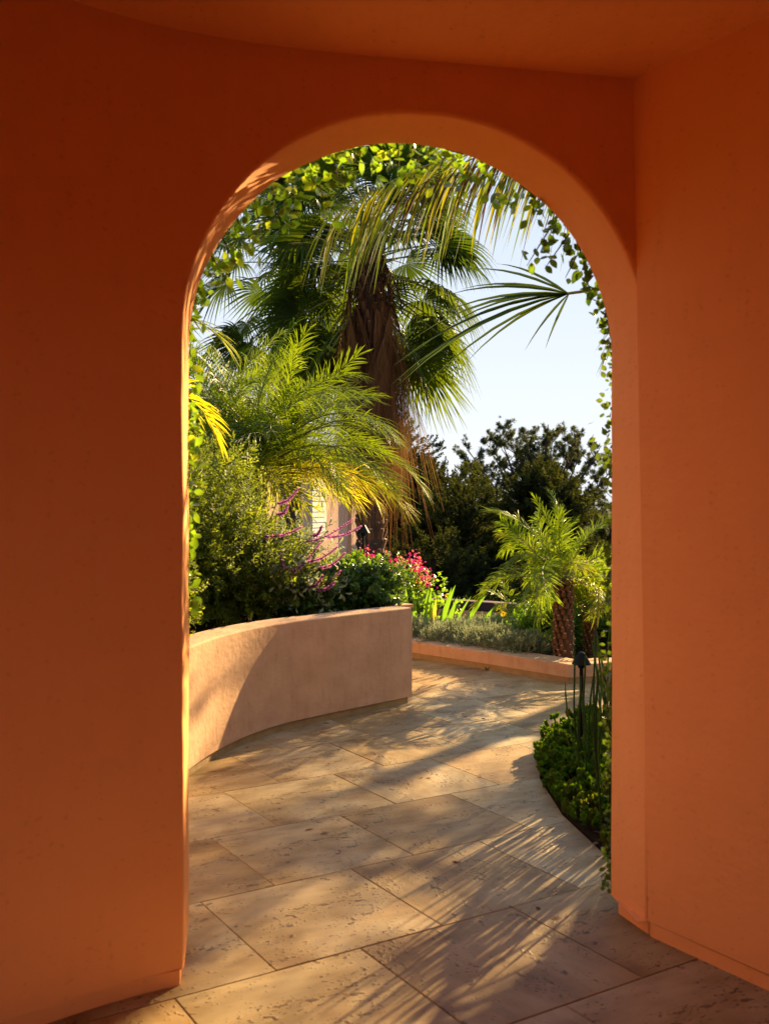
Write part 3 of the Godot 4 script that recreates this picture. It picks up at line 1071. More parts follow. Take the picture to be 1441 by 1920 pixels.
func pine_tree(at: Vector3, h: float, wide: float, label: String, seed_: int) -> void:
	rng.seed = seed_
	var t := thing("pine_tree", label, "tree", at)
	var g := Geo.new()
	var tufts := []
	g.tube([Vector3.ZERO, Vector3(0.1, h * 0.3, 0), Vector3(0, h * 0.62, 0)], [0.32, 0.26, 0.16], 8)
	for k in 34:
		var a := k * 2.39996
		var f := (k + 0.5) / 34.0
		var y0 := h * lerpf(0.25, 0.6, f)
		var out := wide * sqrt(1.0 - pow(f, 1.7)) * rr(0.8, 1.05) + 0.2
		var tip := Vector3(cos(a) * out, h * lerpf(0.55, 1.0, sqrt(f)) * rr(0.93, 1.0), sin(a) * out)
		var b0 := Vector3(0, y0, 0)
		var mid := b0.lerp(tip, 0.55) + Vector3(0, -0.06 * h, 0)
		g.tube([b0, mid, tip], [0.10, 0.06, 0.02], 5)
		for j in 9:
			var s := b0.lerp(mid, rr(0.5, 1.0)) if j < 3 else mid.lerp(tip, rr(0.0, 1.0))
			var e := s + Vector3(rr(-0.7, 0.7), rr(0.3, 1.0), rr(-0.7, 0.7)) * wide * 0.22
			g.tube([s, s.lerp(e, 0.5) + Vector3(rr(-0.1, 0.1), -0.05, rr(-0.1, 0.1)), e], [0.03, 0.022, 0.012], 4)
			for q in 11:
				var up := (e - s).normalized() + Vector3(rr(-0.5, 0.5), rr(0.0, 0.6), rr(-0.5, 0.5))
				up = up.normalized()
				var side := up.cross(Vector3(rr(-1, 1), 0.1, rr(-1, 1))).normalized()
				tufts.append(Transform3D(Basis(side, up, side.cross(up)) * Basis.from_scale(Vector3.ONE * rr(0.55, 1.0)), s.lerp(e, rr(0.35, 1.05)) + Vector3(rr(-0.16, 0.16), rr(-0.12, 0.16), rr(-0.16, 0.16))))
	part("trunk", g.mesh(M.bark), t)
	scatter("crown", sprig(26, 0.16, 0.24, 0.045, 1.3, M.pine, seed_ + 1, 0.1), tufts, t)


# ---------------------------------------------------------------- small plants

func sword_leaf(h: float, w: float, lean: Vector3, mat: Material, bend := 0.15) -> ArrayMesh:
	var g := Geo.new()
	var d := (Vector3.UP + lean).normalized()
	var side := Vector3(1, 0, 0.25)
	side = (side - d * side.dot(d)).normalized()
	g.blade(Vector3.ZERO, d, side, side.cross(d), h, w, [0.75, 1.0, 1.0, 0.8, 0.5, 0.02], bend, 0.25)
	return g.mesh(mat)


func iris_clump(at: Vector3, blades: Array, label: String) -> void:
	var t := thing("iris_clump", label, "plant", at, "sword leaved iris clumps")
	for b in blades:
		# [x, f, height, width, lean x, lean f, yellow]
		part("leaf_blade", sword_leaf(b[2] * 1.32, b[3] * 0.95, Vector3(b[4], 0, -b[5]), M.sword_yellow if b[6] else M.sword), t, Transform3D(Basis(), V(b[0], b[1], 0)))


func salvia_spike(pts: Array, meshes: Array, t: Node3D) -> void:
	var g := Geo.new()
	var rad := []
	for k in pts.size():
		rad.append(lerpf(0.004, 0.002, float(k) / pts.size()))
	g.tube(pts, rad, 4)
	var m := ArrayMesh.new()
	g.into(m, M.salvia_deep)
	var h := Geo.new()
	var h2 := Geo.new()
	var whorls := 17
	for k in whorls:
		var f := lerpf(0.12, 1.0, k / (whorls - 1.0))
		var x := f * (pts.size() - 1)
		var i0 := mini(int(x), pts.size() - 2)
		var o: Vector3 = pts[i0].lerp(pts[i0 + 1], x - i0)
		for j in 5:
			var a := TAU * j / 5.0 + k
			var d := Vector3(cos(a), sin(a) * 0.8 + 0.2, sin(a + 1.0) * 0.8).normalized()
			var w := d.cross(Vector3(0.3, 0.5, 0.9)).normalized()
			var l := 0.0160 * (1.15 - 0.45 * f) * (0.75 + 0.5 * absf(sin(k * 2.3 + j)))
			(h if (j + k) % 3 else h2).blade(o, d, w, w.cross(d), l, l * 0.6, [0.6, 1.0, 0.3], 0.0, 0.6)
	h.into(m, M.salvia)
	h2.into(m, M.salvia_deep)
	part("flower_spike", m, t)


func _ready() -> void:
	rng.seed = 1
	# camera
	var cam := Camera3D.new()
	cam.name = "camera"
	add_child(cam)
	cam.position = Vector3(0, 1.4, 0)
	cam.rotation_degrees = Vector3(-0.457, 0, 0)
	cam.fov = 54.1
	cam.near = 0.05
	cam.far = 2000.0
	cam.current = true
	var lens := CameraAttributesPhysical.new()
	lens.frustum_focal_length = 23.5
	lens.frustum_focus_distance = 8.5
	lens.frustum_near = 0.05
	lens.frustum_far = 2000.0
	lens.exposure_aperture = 3.0
	cam.attributes = lens
	cam.fov = 54.1
	# sky
	var env := Environment.new()
	env.background_mode = Environment.BG_SKY
	var sm := ProceduralSkyMaterial.new()
	sm.sky_top_color = lin(0.105, 0.165, 0.27)
	sm.sky_horizon_color = lin(0.290, 0.300, 0.312)
	sm.sky_curve = 0.34
	sm.ground_bottom_color = lin(0.05, 0.045, 0.03)
	sm.ground_horizon_color = lin(0.14, 0.13, 0.11)
	sm.sun_angle_max = 30.0
	sm.sun_curve = 0.15
	env.sky = Sky.new()
	env.sky.sky_material = sm
	env.tonemap_mode = Environment.TONE_MAPPER_LINEAR
	env.tonemap_exposure = 3.6
	env.sdfgi_enabled = true
	env.ssao_enabled = true
	env.ssil_enabled = true
	var we := WorldEnvironment.new()
	we.name = "world_environment"
	we.environment = env
	add_child(we)
	# sun, low, ahead and to the right
	var sun := DirectionalLight3D.new()
	sun.name = "sun"
	sun.light_color = Color(1.0, 0.86, 0.62)
	sun.light_energy = 1.6
	sun.light_angular_distance = 0.5
	sun.shadow_enabled = true
	add_child(sun)
	var az := deg_to_rad(SUN_AZ)
	var el := deg_to_rad(SUN_EL)
	var towards := Vector3(sin(az) * cos(el), sin(el), -cos(az) * cos(el))
	sun.look_at_from_position(towards * 10.0, Vector3.ZERO, Vector3.UP)

	make_materials()
	build_ground()
	build_room()
	build_floor()
	build_planters()
	build_house()
	build_trees()
	build_palms()
	build_shrubs()
	build_flowers()
	build_right_bed()
	build_litter()
	build_vine()
	path_light(V(1.08, 5.5, 0.012), "dark metal path light with a conical hat among the reeds on the right")
	path_light(V(-0.17, 8.0, 0.66), "dark metal path light with a conical hat above the hedge on the raised planter")


func build_house() -> void:
	var t := thing("house", "peach plastered house with a white shuttered window behind the left palm", "house", V(-1.5, 21.8, -0.1))
	t.rotation.y = deg_to_rad(66.0)
	var g := Geo.new()
	g.box(Vector3(-2.2, 0, -4.0), Vector3(1.90, 2.6, 0))
	part("wall", g.mesh(M.house_plaster), t)
	var r := Geo.new()
	r.box(Vector3(-2.5, 2.6, -4.3), Vector3(2.1, 2.72, 0.30))
	part("roof", r.mesh(M.roof_tile), t)
	var q := Geo.new()
	q.box(Vector3(1.62, 0, 0.002), Vector3(1.93, 2.6, 0.09))
	part("pilaster", q.mesh(M.house_plaster), t)
	var w := Geo.new()
	w.box(Vector3(-0.30, 0.7, 0.003), Vector3(0.43, 2.05, 0.05))
	var wi := part("window", w.mesh(M.white_paint), t)
	for k in 11:
		var s := Geo.new()
		var y := 0.76 + k * 0.115
		s.face(Vector3(-0.25, y, 0.066), Vector3(0.38, y, 0.066), Vector3(0.38, y + 0.112, 0.055), Vector3(-0.25, y + 0.112, 0.055))
		part("slat", s.mesh(M.white_paint), wi)


func build_trees() -> void:
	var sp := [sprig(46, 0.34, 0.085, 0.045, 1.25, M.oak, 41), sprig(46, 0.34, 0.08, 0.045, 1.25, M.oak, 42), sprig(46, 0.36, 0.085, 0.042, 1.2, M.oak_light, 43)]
	# [x, f, base, height to the top, half width, label]
	var list := [
		[-4.5, 32.0, -1.5, 5.6, 3.2, "dark evergreen tree behind the peach house, left of the fan palms"],
		[0.2, 31.0, -3.0, 7.7, 2.2, "dark oak just right of the fan palm trunk, its top behind the lowest green fan"],
		[2.2, 27.0, -3.0, 5.55, 2.0, "broad black green oak in the middle of the dark tree line"],
		[3.75, 24.0, -3.0, 5.75, 1.45, "pointed dark oak standing tallest in the middle of the tree line"],
		[1.1, 23.0, -3.0, 4.0, 1.9, "low dark bush oak above the iris leaves"],
		[6.9, 31.0, -3.5, 5.2, 2.2, "dark oak at the right end of the tree line beneath the pine"],
		[4.9, 20.0, -3.0, 3.9, 1.6, "olive green bush oak behind the right hand palms"],
		[3.0, 19.0, -2.6, 2.9, 1.6, "dark low bush at the foot of the tree line"],
		[9.5, 30.0, -3.5, 5.8, 2.4, "dark oak beyond the right side of the archway"],
		[13.5, 31.0, -3.5, 6.2, 2.8, "broad dark oak farther right beyond the archway"],
		[18.5, 33.0, -3.5, 6.4, 3.0, "dark oak farthest right beyond the archway"],
		[-9.5, 34.0, -1.0, 5.0, 3.0, "dark oak farthest left behind the house"],
	]
	for k in list.size():
		var q = list[k]
		var h: float = q[3] * 0.90
		var w: float = q[4]
		rng.seed = 500 + k
		var lobes := [[0.0, h - w * 0.62, 0.0, w * 0.66, w * 0.62]]
		for j in 5:
			var a := TAU * j / 5.0 + k
			lobes.append([cos(a) * w * 0.62, h * rr(0.42, 0.62), sin(a) * w * 0.5, w * rr(0.45, 0.6), h * rr(0.16, 0.24)])
		lobes.append([0.0, h * 0.32, 0.3, w * 0.8, h * 0.25])
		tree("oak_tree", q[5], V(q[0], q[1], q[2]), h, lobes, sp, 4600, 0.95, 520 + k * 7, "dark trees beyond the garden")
	pine_tree(V(8.5, 55.0, -4.2), 10.0, 4.7, "tall open crowned pine with sparse tufts above the dark trees on the right", 71)
	# small conifer with tiers
	var t := thing("conifer", "small pale green conifer peeking over the dark trees beside the lowest fan", "tree", V(3.9, 46.0, -4.2))
	var g := Geo.new()
	g.tube([Vector3.ZERO, Vector3(0, 7.6, 0)], [0.16, 0.02], 6)
	var pl := []
	rng.seed = 77
	for k in 420:
		var f := pow(rng.randf(), 0.7)
		var a := k * 2.39996
		var y := lerpf(7.5, 2.5, f)
		var out := 0.2 + 1.9 * f * rr(0.5, 1.0)
		var up := Vector3(cos(a), 0.25, sin(a)).normalized()
		var side := up.cross(Vector3.UP).normalized()
		pl.append(Transform3D(Basis(side, up, side.cross(up)), Vector3(cos(a) * out, y, sin(a) * out)))
	part("trunk", g.mesh(M.bark), t)
	scatter("crown", sprig(26, 0.35, 0.22, 0.05, 1.1, M.oak_light, 78), pl, t)


func build_palms() -> void:
	make_fan_library()
	fan_palm(V(-0.20, 15.0, -0.06), 5.7, 0.18, "tall fan palm with a long brown skirt of dead fronds in the centre", 92, 1.0, [[72, 4.3, 5.2, 1.08], [30, 3.75, 4.4, 1.0], [5, 2.7, 3.0, 0.7]], 11)
	fan_palm(V(-1.62, 17.2, -0.06), 6.2, 0.21, "second fan palm behind and left of the skirted one", 62, 1.0, [[16, 4.6, 5.6, 0.85]], 12, false)
	# date palm in the raised planter, left
	var forms := [[1.45, 0.7, 0.95], [1.2, 1.3, 1.0], [0.95, 1.55, 1.05], [0.7, 1.65, 1.05], [0.5, 1.5, 1.0]]
	var big := feather_set(1.5, 0.34, 0.011, 46, [M.date_dark], 600, forms.slice(0, 4))
	big.append_array(feather_set(1.5, 0.32, 0.012, 46, [M.date, M.date_yellow], 640, [[0.5, 1.5, 1.0]]))
	feather_palm("date_palm", V(-1.19, 9.1, 0.5), 1.14, 0.12, "large feathery date palm rising behind the raised planter on the left", big, 96, 6, 0.08, 21, "feather leaved date palms")
	feather_palm("date_palm", V(-1.85, 9.9, 0.5), 1.35, 0.12, "second feathery date palm farther left, mostly behind the first", big, 50, 6, 0.08, 27, "feather leaved date palms")
	# pair of young date palms on the right
	var forms2 := [[1.45, 0.6, 0.95], [1.25, 1.1, 1.0], [1.0, 1.6, 1.0], [0.75, 1.75, 1.05], [0.45, 1.6, 1.05]]
	var small := feather_set(0.90, 0.21, 0.0115, 44, [M.date_small, M.date_small, M.date], 700, forms2)
	feather_palm("date_palm", V(1.485, 8.33, 0.10), 0.66, 0.080, "young date palm with a thick scaly trunk at the corner of the low kerb", small, 25, 9, 0.045, 22, "feather leaved date palms")
	var tiny := feather_set(0.60, 0.16, 0.011, 32, [M.date_small, M.date_small, M.date], 800, forms2)
	feather_palm("date_palm", V(1.79, 8.75, 0.10), 0.40, 0.056, "smaller young date palm with a short trunk right of the thick trunked one", tiny, 24, 8, 0.036, 23, "feather leaved date palms")
	feather_palm("date_palm", V(1.35, 9.9, 0.10), 0.10, 0.05, "low date palm seedling behind the thick trunked young palm", tiny, 12, 0, 0.05, 24, "feather leaved date palms")
	# left palm whose yellow frond tips reach into the arch
	var mid := feather_set(1.25, 0.24, 0.017, 30, [M.date_yellow, M.date], 900, [[0.9, 1.6, 0.9], [0.45, 1.7, 1.0], [0.1, 1.5, 0.95]])
	feather_palm("date_palm", V(-1.95, 5.25, 0.5), 1.55, 0.10, "date palm hidden by the left pier, only its yellow frond tips showing", mid, 20, 7, 0.08, 25, "feather leaved date palms")
	# overhead feather palm, right, one long frond hangs across the top of the arch
	var long := feather_set(2.6, 0.42, 0.022, 44, [M.date_yellow, M.date], 1000, [[1.2, 1.2, 1.0], [0.8, 1.6, 1.05], [0.4, 1.5, 1.0], [0.0, 1.2, 0.9]])
	var qp := feather_palm("queen_palm", V(3.1, 5.4, 0.0), 3.5, 0.13, "tall feather palm hidden right of the arch, one yellowing frond hanging across its top", long, 12, 0, 0.1, 26)
	var hang := feather_leaf(0.42, 3.75, 0.95, 70, 0.44, 0.030, -0.8, 0.9, M.hang_yellow, M.petiole, 1050)
	part("frond", hang, qp, Transform3D(yaw(PI - 0.27) , Vector3(0, -0.33 + 3.5, 0)))
	var hang2 := feather_leaf(0.42, 3.65, 1.02, 64, 0.42, 0.028, -0.6, 0.9, M.date_dark, M.petiole, 1051)
	part("frond", hang2, qp, Transform3D(yaw(PI - 0.36), Vector3(0, -0.30 + 3.5, 0)))
	var hang3 := feather_leaf(0.44, 3.2, 0.98, 56, 0.40, 0.022, -0.9, 1.0, M.fan_brown, M.petiole, 1052)
	part("dead_frond", hang3, qp, Transform3D(yaw(PI - 0.22), Vector3(0, -0.36 + 3.5, 0)))
	# near fan palm, right, one dark fan reaches in
	var fp := fan_palm(V(2.5, 5.6, 0.0), 2.55, 0.14, "short fan palm outside the right side of the arch, one dark leaf reaching in", 6, 0.8, [[8, 1.7, 2.3, 0.7]], 13, false)
	rng.seed = 1060
	var reach := ArrayMesh.new()
	var stalk := Geo.new()
	stalk.tube([Vector3.ZERO, Vector3(0.7, 0.06, 0), Vector3(1.3, 0.0, 0)], [0.014, 0.011, 0.008], 6)
	stalk.into(reach, M.petiole)
	var fan := Geo.new()
	# [angle above the level, sideways, length] of each blade
	for q in [[0.62, 0.10, 0.52], [0.46, -0.05, 0.62], [0.30, 0.12, 0.66], [0.20, -0.10, 0.70], [0.07, 0.02, 0.76], [-0.04, 0.20, 0.80], [-0.10, -0.16, 0.86], [-0.16, 0.08, 0.92], [-0.21, -0.06, 0.98], [-0.26, 0.16, 1.00], [-0.30, 0.0, 1.02], [-0.35, -0.2, 0.96], [-0.40, 0.12, 0.88], [-0.46, -0.1, 0.6], [-0.7, 0.25, 0.32], [-1.1, -0.2, 0.26]]:
		var up: float = q[0] + (0.16 if q[0] < 0.0 and q[0] > -0.5 else 0.05)
		var d := Vector3(cos(up), sin(up), q[1]).normalized()
		var w := (Vector3(0, 0.55, 1.0) - d * d.dot(Vector3(0, 0.55, 1.0))).normalized()
		fan.blade(Vector3(1.29, 0, 0), d, w, w.cross(d), q[2], 0.042, [0.25, 0.8, 1.0, 0.95, 0.7, 0.4, 0.03], 0.24 if q[0] > 0.0 else 0.34, 0.5)
	fan.into(reach, M.fan_deep)
	part("frond", reach, fp, Transform3D(yaw(PI - 0.2), Vector3(-0.22, 2.56, 0.32)))
	# palms further right whose crowns throw the soft streaks across the paving
	fan_palm(V(6.9, 12.3, -0.06), 4.55, 0.2, "fan palm beyond the right side of the frame shading the paving", 34, 1.0, [], 14, false)
	var shade := feather_set(2.1, 0.45, 0.030, 34, [M.date], 1200, [[1.3, 1.0, 0.9], [0.9, 1.5, 1.0], [0.5, 1.6, 1.0]])
	feather_palm("queen_palm", V(6.2, 14.2, -0.06), 4.3, 0.13, "feather palm beyond the right side of the frame", shade, 13, 0, 0.1, 15)


func build_shrubs() -> void:
	var ol := [sprig(22, 0.13, 0.045, 0.010, 1.0, M.olive, 201, 0.5), sprig(20, 0.12, 0.042, 0.010, 1.0, M.olive_dark, 202, 0.3)]
	shrub("olive_shrub", "big olive green fine leaved shrub filling the raised planter at the left", "shrub", V(-1.42, 6.9, 0.5), Vector3(0.62, 0.68, 0.55), ol, 2600, 1.0, 2.2, 31, "olive green shrubs in the raised planter")
	shrub("olive_shrub", "olive green shrub with trailing tips spilling over the middle of the raised planter", "shrub", V(-0.95, 7.15, 0.5), Vector3(0.46, 0.42, 0.36), ol, 1600, 0.95, 2.6, 32, "olive green shrubs in the raised planter")
	shrub("olive_shrub", "dark olive shrub close behind the left pier of the arch", "shrub", V(-1.55, 5.6, 0.5), Vector3(0.45, 0.42, 0.55), ol, 1500, 0.9, 2.6, 33, "olive green shrubs in the raised planter")
	shrub("olive_shrub", "tall olive shrub at the far left behind the raised planter", "shrub", V(-2.1, 8.2, 0.5), Vector3(0.8, 0.75, 0.6), ol, 2000, 1.1, 2.0, 34, "olive green shrubs in the raised planter")
	var gl := [sprig(12, 0.06, 0.036, 0.022, 1.1, M.glossy, 211, 0.15), sprig(12, 0.06, 0.034, 0.02, 1.1, M.vine, 212, 0.15)]
	shrub("hedge", "rounded glossy dark green hedge at the end of the raised planter", "shrub", V(-0.22, 7.42, 0.52), Vector3(0.33, 0.235, 0.30), [gl[0], gl[0], gl[0], gl[1]], 2000, 1.0, 4.0, 35, "glossy green hedges on the raised planter")
	shrub("hedge", "glossy dark green hedge under the purple flower spikes", "shrub", V(-0.58, 7.2, 0.52), Vector3(0.26, 0.20, 0.26), [gl[0], gl[0], gl[0], gl[1]], 1300, 1.0, 4.0, 36, "glossy green hedges on the raised planter")
	var gr := [sprig(22, 0.12, 0.03, 0.006, 0.9, M.grey, 221, 0.1), sprig(22, 0.11, 0.028, 0.006, 0.9, M.grey_dark, 222, 0.1)]
	var spots := [[0.30, 9.65, 0.32, 0.07, "grey green shrub at the left end of the low bed, beside the curved planter"], [0.66, 9.25, 0.30, 0.07, "grey green shrub second from the left below the iris leaves"], [0.98, 8.95, 0.30, 0.07, "grey green shrub in the middle of the low bed below the yellow flower"], [1.22, 8.62, 0.26, 0.065, "grey green shrub next to the thick palm trunk"], [0.95, 9.6, 0.34, 0.075, "grey green shrub behind the middle of the low bed"], [-0.25, 10.2, 0.36, 0.07, "grey green shrub hidden behind the end of the curved planter"]]
	for k in spots.size():
		var s = spots[k]
		shrub("grey_shrub", s[4], "shrub", V(s[0], s[1], 0.08), Vector3(s[2], s[3], s[2] * 0.85), gr, 1100, 0.9, 4.0, 40 + k, "grey green shrubs along the kerb")
	var lf := [sprig(14, 0.10, 0.07, 0.02, 1.0, M.date_small, 231, 0.3), sprig(14, 0.10, 0.07, 0.02, 1.0, M.sword, 232, 0.3)]
	shrub("leafy_shrub", "yellow green leafy shrub between the two young palms", "shrub", V(1.98, 9.45, 0.08), Vector3(0.5, 0.28, 0.3), lf, 700, 1.0, 3.0, 50, "yellow green shrubs round the young palms")
	shrub("leafy_shrub", "yellow green leafy shrub at the foot of the thick trunked palm", "shrub", V(1.5, 9.15, 0.08), Vector3(0.32, 0.18, 0.25), lf, 420, 0.9, 3.0, 51, "yellow green shrubs round the young palms")
	shrub("leafy_shrub", "dark leafy shrub beneath the pink flowers", "shrub", V(0.08, 10.6, 0.08), Vector3(0.36, 0.30, 0.3), [gl[0], lf[1]], 900, 1.2, 3.0, 52, "yellow green shrubs round the young palms")
	var fern := feather_set(0.6, 0.12, 0.012, 22, [M.date_yellow, M.date_small], 1100, [[1.0, 1.2, 1.0], [0.6, 1.5, 1.0]])
	rng.seed = 60
	for q in [[-0.82, 7.95, "yellow green feathery plant behind the purple spikes in the raised planter"], [-0.85, 8.3, "yellow green feathery plant under the large date palm"]]:
		var t := thing("feather_plant", q[2], "plant", V(q[0], q[1], 0.55), "yellow feathery plants")
		for k in 16:
			var b := yaw(k * 2.39996 + rr(-0.3, 0.3)) * Basis.from_scale(Vector3.ONE * rr(0.8, 1.2))
			part("frond", fern[rng.randi() % 4], t, Transform3D(b, Vector3(0, 0.12, 0)))


func build_flowers() -> void:
	# purple salvia spikes leaning out to the right
	var t := thing("salvia", "purple salvia with long flower spikes leaning over the glossy hedge", "flowering plant", V(-0.94, 7.2, 0.5))
	rng.seed = 90
	# [start x, start y, end x, end y] relative to the foot
	var spikes := [[0.18, 0.90, 0.335, 1.00], [0.20, 0.83, 0.275, 0.89], [0.09, 0.68, 0.375, 0.735], [0.08, 0.71, 0.26, 0.65], [0.375, 0.63, 0.72, 0.785], [0.51, 0.67, 0.775, 0.735], [0.43, 0.68, 0.505, 0.74], [0.215, 0.58, 0.26, 0.46], [0.26, 0.40, 0.50, 0.625], [0.38, 0.50, 0.62, 0.60], [0.47, 0.45, 0.665, 0.55], [0.41, 0.33, 0.515, 0.40], [0.44, 0.325, 0.63, 0.42], [0.46, 0.315, 0.60, 0.36]]
	for s in spikes:
		var a := Vector3(s[0], s[1], rr(0.12, 0.42))
		var b := Vector3(s[2], s[3], a.z + rr(-0.05, 0.12))
		var foot := Vector3(rr(-0.05, 0.2), 0.05, rr(-0.05, 0.1))
		var st := Geo.new()
		st.tube([foot, foot.lerp(a, 0.6) + Vector3(-0.04, 0.05, 0), a], [0.005, 0.004, 0.004], 4)
		part("stem", st.mesh(M.olive), t)
		var mid := (a + b) * 0.5 + Vector3(0.01, -0.022, 0)
		salvia_spike([a, a.lerp(mid, 0.5) + Vector3(0, -0.008, 0), mid, mid.lerp(b, 0.6), b + Vector3(0, 0.008, 0)], [], t)
	var lf := sprig(10, 0.16, 0.09, 0.016, 1.0, M.grey, 95, 0.5)
	var pl := crown_places(150, Vector3(0.36, 0.24, 0.2), 1.0, 3.0, 96, 0.6)
	for j in pl.size():
		pl[j].origin += Vector3(0.25, 0.42, 0.1)
	scatter("foliage", lf, pl, t)
	# bougainvillea
	var bv := thing("bougainvillea", "bougainvillea in crimson pink bloom beyond the end of the raised planter", "flowering plant", V(0.08, 10.3, 0.06))
	rng.seed = 97
	var stems := Geo.new()
	var heads := []
	for k in 13:
		var e := Vector3(rr(-0.26, 0.30), rr(0.60, 0.87), rr(-0.15, 0.15))
		if k > 9: e = Vector3(rr(0.26, 0.40), rr(0.52, 0.70), rr(-0.1, 0.1))
		stems.tube([Vector3(rr(-0.05, 0.05), 0, 0), e * 0.6 + Vector3(0, 0.08, 0), e], [0.009, 0.005, 0.003], 4)
		heads.append(e)
	part("stem", stems.mesh(M.stem_wood), bv, Transform3D(), "stuff")
	for e in heads:
		var m := ArrayMesh.new()
		var g := Geo.new()
		var pale := Geo.new()
		for k in 30:
			var o: Vector3 = e + Vector3(rng.randfn() * 0.045, rng.randfn() * 0.05 - 0.03, rng.randfn() * 0.045)
			var a := rng.randf() * TAU
			var d := Vector3(cos(a), rr(-0.2, 0.9), sin(a)).normalized()
			var w := d.cross(Vector3(rr(-1, 1), rr(-1, 1), rr(-1, 1))).normalized()
			(g if k % 5 else pale).blade(o, d, w, w.cross(d), rr(0.026, 0.036), 0.026, [0.3, 1.0, 0.8, 0.1], 0.0, 0.4)
		g.into(m, M.pink)
		pale.into(m, M.pink_pale)
		part("flower_head", m, bv, Transform3D(), "stuff")
	var bl := sprig(9, 0.08, 0.04, 0.022, 1.1, M.vine, 98, 0.2)
	var bp := crown_places(170, Vector3(0.36, 0.32, 0.2), 1.0, 3.0, 99, 0.6)
	for j in bp.size():
		bp[j].origin += Vector3(0.0, 0.42, 0.0)
	scatter("foliage", bl, bp, bv)
	# iris clumps
	rng.seed = 110
	var a := [[-0.09, 0.0, 0.36, 0.05, -0.30, 0.0, false], [-0.07, 0.05, 0.40, 0.035, -0.12, 0.0, true], [0.08, 0.0, 0.46, 0.055, -0.06, 0.0, false], [0.14, 0.05, 0.42, 0.05, -0.02, 0.1, false], [0.20, 0.0, 0.44, 0.055, 0.12, 0.0, false], [0.24, 0.03, 0.44, 0.05, 0.10, 0.0, false], [0.29, 0.02, 0.36, 0.05, 0.06, 0.1, false], [0.31, -0.03, 0.30, 0.06, -0.04, 0.0, true]]
	iris_clump(V(0.16, 9.75, 0.08), a, "upright clump of light green iris leaves beside the end of the raised planter")
	var b := [[0.0, 0.0, 0.50, 0.06, 0.30, 0.0, false], [0.03, 0.06, 0.46, 0.05, 0.22, 0.1, false], [0.08, 0.0, 0.38, 0.055, 0.26, 0.0, false], [-0.04, 0.03, 0.36, 0.045, 0.1, 0.0, true], [0.20, 0.0, 0.46, 0.055, 0.55, 0.0, false], [0.12, 0.04, 0.42, 0.03, 0.45, 0.0, false]]
	iris_clump(V(0.50, 9.75, 0.08), b, "clump of tall iris leaves leaning right in the middle of the low bed")
	var c := [[0.0, 0.0, 0.40, 0.05, 0.62, 0.0, false], [0.04, -0.03, 0.34, 0.055, 0.80, 0.0, false], [-0.06, 0.02, 0.30, 0.04, 0.2, 0.0, true]]
	iris_clump(V(0.86, 9.8, 0.08), c, "small splayed clump of iris leaves nearest the young palms")
	# yellowing climbing rose behind the iris
	var ys := thing("yellow_shrub", "straggly shrub with yellowing leaves behind the iris leaves", "shrub", V(0.45, 10.2, 0.08))
	var yl := sprig(7, 0.12, 0.05, 0.035, 1.1, M.vine, 111, 0.2)
	var yp := crown_places(46, Vector3(0.38, 0.22, 0.16), 1.0, 3.0, 112, 0.7)
	for j in yp.size():
		yp[j].origin += Vector3(0.0, 0.34, 0.0)
	var ystem := Geo.new()
	for k in 7:
		var e := Vector3(rr(-0.35, 0.35), rr(0.35, 0.56), rr(-0.1, 0.1))
		ystem.tube([Vector3.ZERO, e * 0.5 + Vector3(0, 0.06, 0), e], [0.008, 0.005, 0.003], 4)
	part("stem", ystem.mesh(M.stem_wood), ys, Transform3D(), "stuff")
	scatter("foliage", yl, yp, ys)
	# daisies
	for q in [[1.06, 8.98, 0.42, "yellow daisy among the grey green shrubs"], [0.62, 9.9, 0.50, "yellow flower head among the iris leaves"]]:
		var f := thing("daisy", q[3], "flower", V(q[0], q[1], 0.08), "yellow flowers in the low bed")
		var st := Geo.new()
		st.tube([Vector3.ZERO, Vector3(0.005, q[2] * 0.5, 0), Vector3(0, q[2] - 0.08, 0.02)], [0.003, 0.003, 0.0025], 4)
		part("stem", st.mesh(M.sword), f)
		for k in 11:
			var an := TAU * k / 11.0
			var g := Geo.new()
			var d := Vector3(cos(an), sin(an) * 0.8, sin(an) * 0.4 + 0.2).normalized()
			var w := d.cross(Vector3(0, 0.5, 0.85)).normalized()
			g.blade(Vector3(0, q[2] - 0.08, 0.02), d, w, Vector3(0, 0.5, 0.85), 0.030, 0.009, [0.5, 1.0, 0.9, 0.3], 0.0, 0.2)
			part("petal", g.mesh(M.yellow_flower), f)
		var ds := SphereMesh.new()
		ds.radius = 0.007
		ds.height = 0.012
		ds.radial_segments = 8
		ds.rings = 4
		ds.material = M.sword_yellow
		part("flower_centre", ds, f, Transform3D(Basis(), Vector3(0, q[2] - 0.08, 0.023)))
	# red flower spikes behind the right palm
	var rf := thing("red_flower", "red flower spikes behind the crown of the thick trunked young palm", "flowering plant", V(1.62, 9.9, 0.08))
	for k in 5:
		var x := rr(-0.22, 0.12)
		var hh := rr(0.78, 0.90)
		var st := Geo.new()
		st.tube([Vector3(0, 0, 0), Vector3(x * 0.6, hh * 0.5, 0), Vector3(x, hh, 0)], [0.006, 0.004, 0.003], 4)
		part("stem", st.mesh(M.stem_wood), rf)
		var g := Geo.new()
		for j in 12:
			var an := j * 2.39996
			var d := Vector3(cos(an), 0.6, sin(an)).normalized()
			var w := d.cross(Vector3.UP).normalized()
			g.blade(Vector3(x, hh - 0.05 + j * 0.006, 0), d, w, w.cross(d), 0.035, 0.012, [0.4, 1.0, 0.2], 0.0, 0.3)
		part("flower_head", g.mesh(M.red_flower), rf)
	# weed in the foot of the kerb
	var wd := thing("weed", "small dry weed growing from the foot of the low kerb", "plant", V(0.86, 8.43, 0.0))
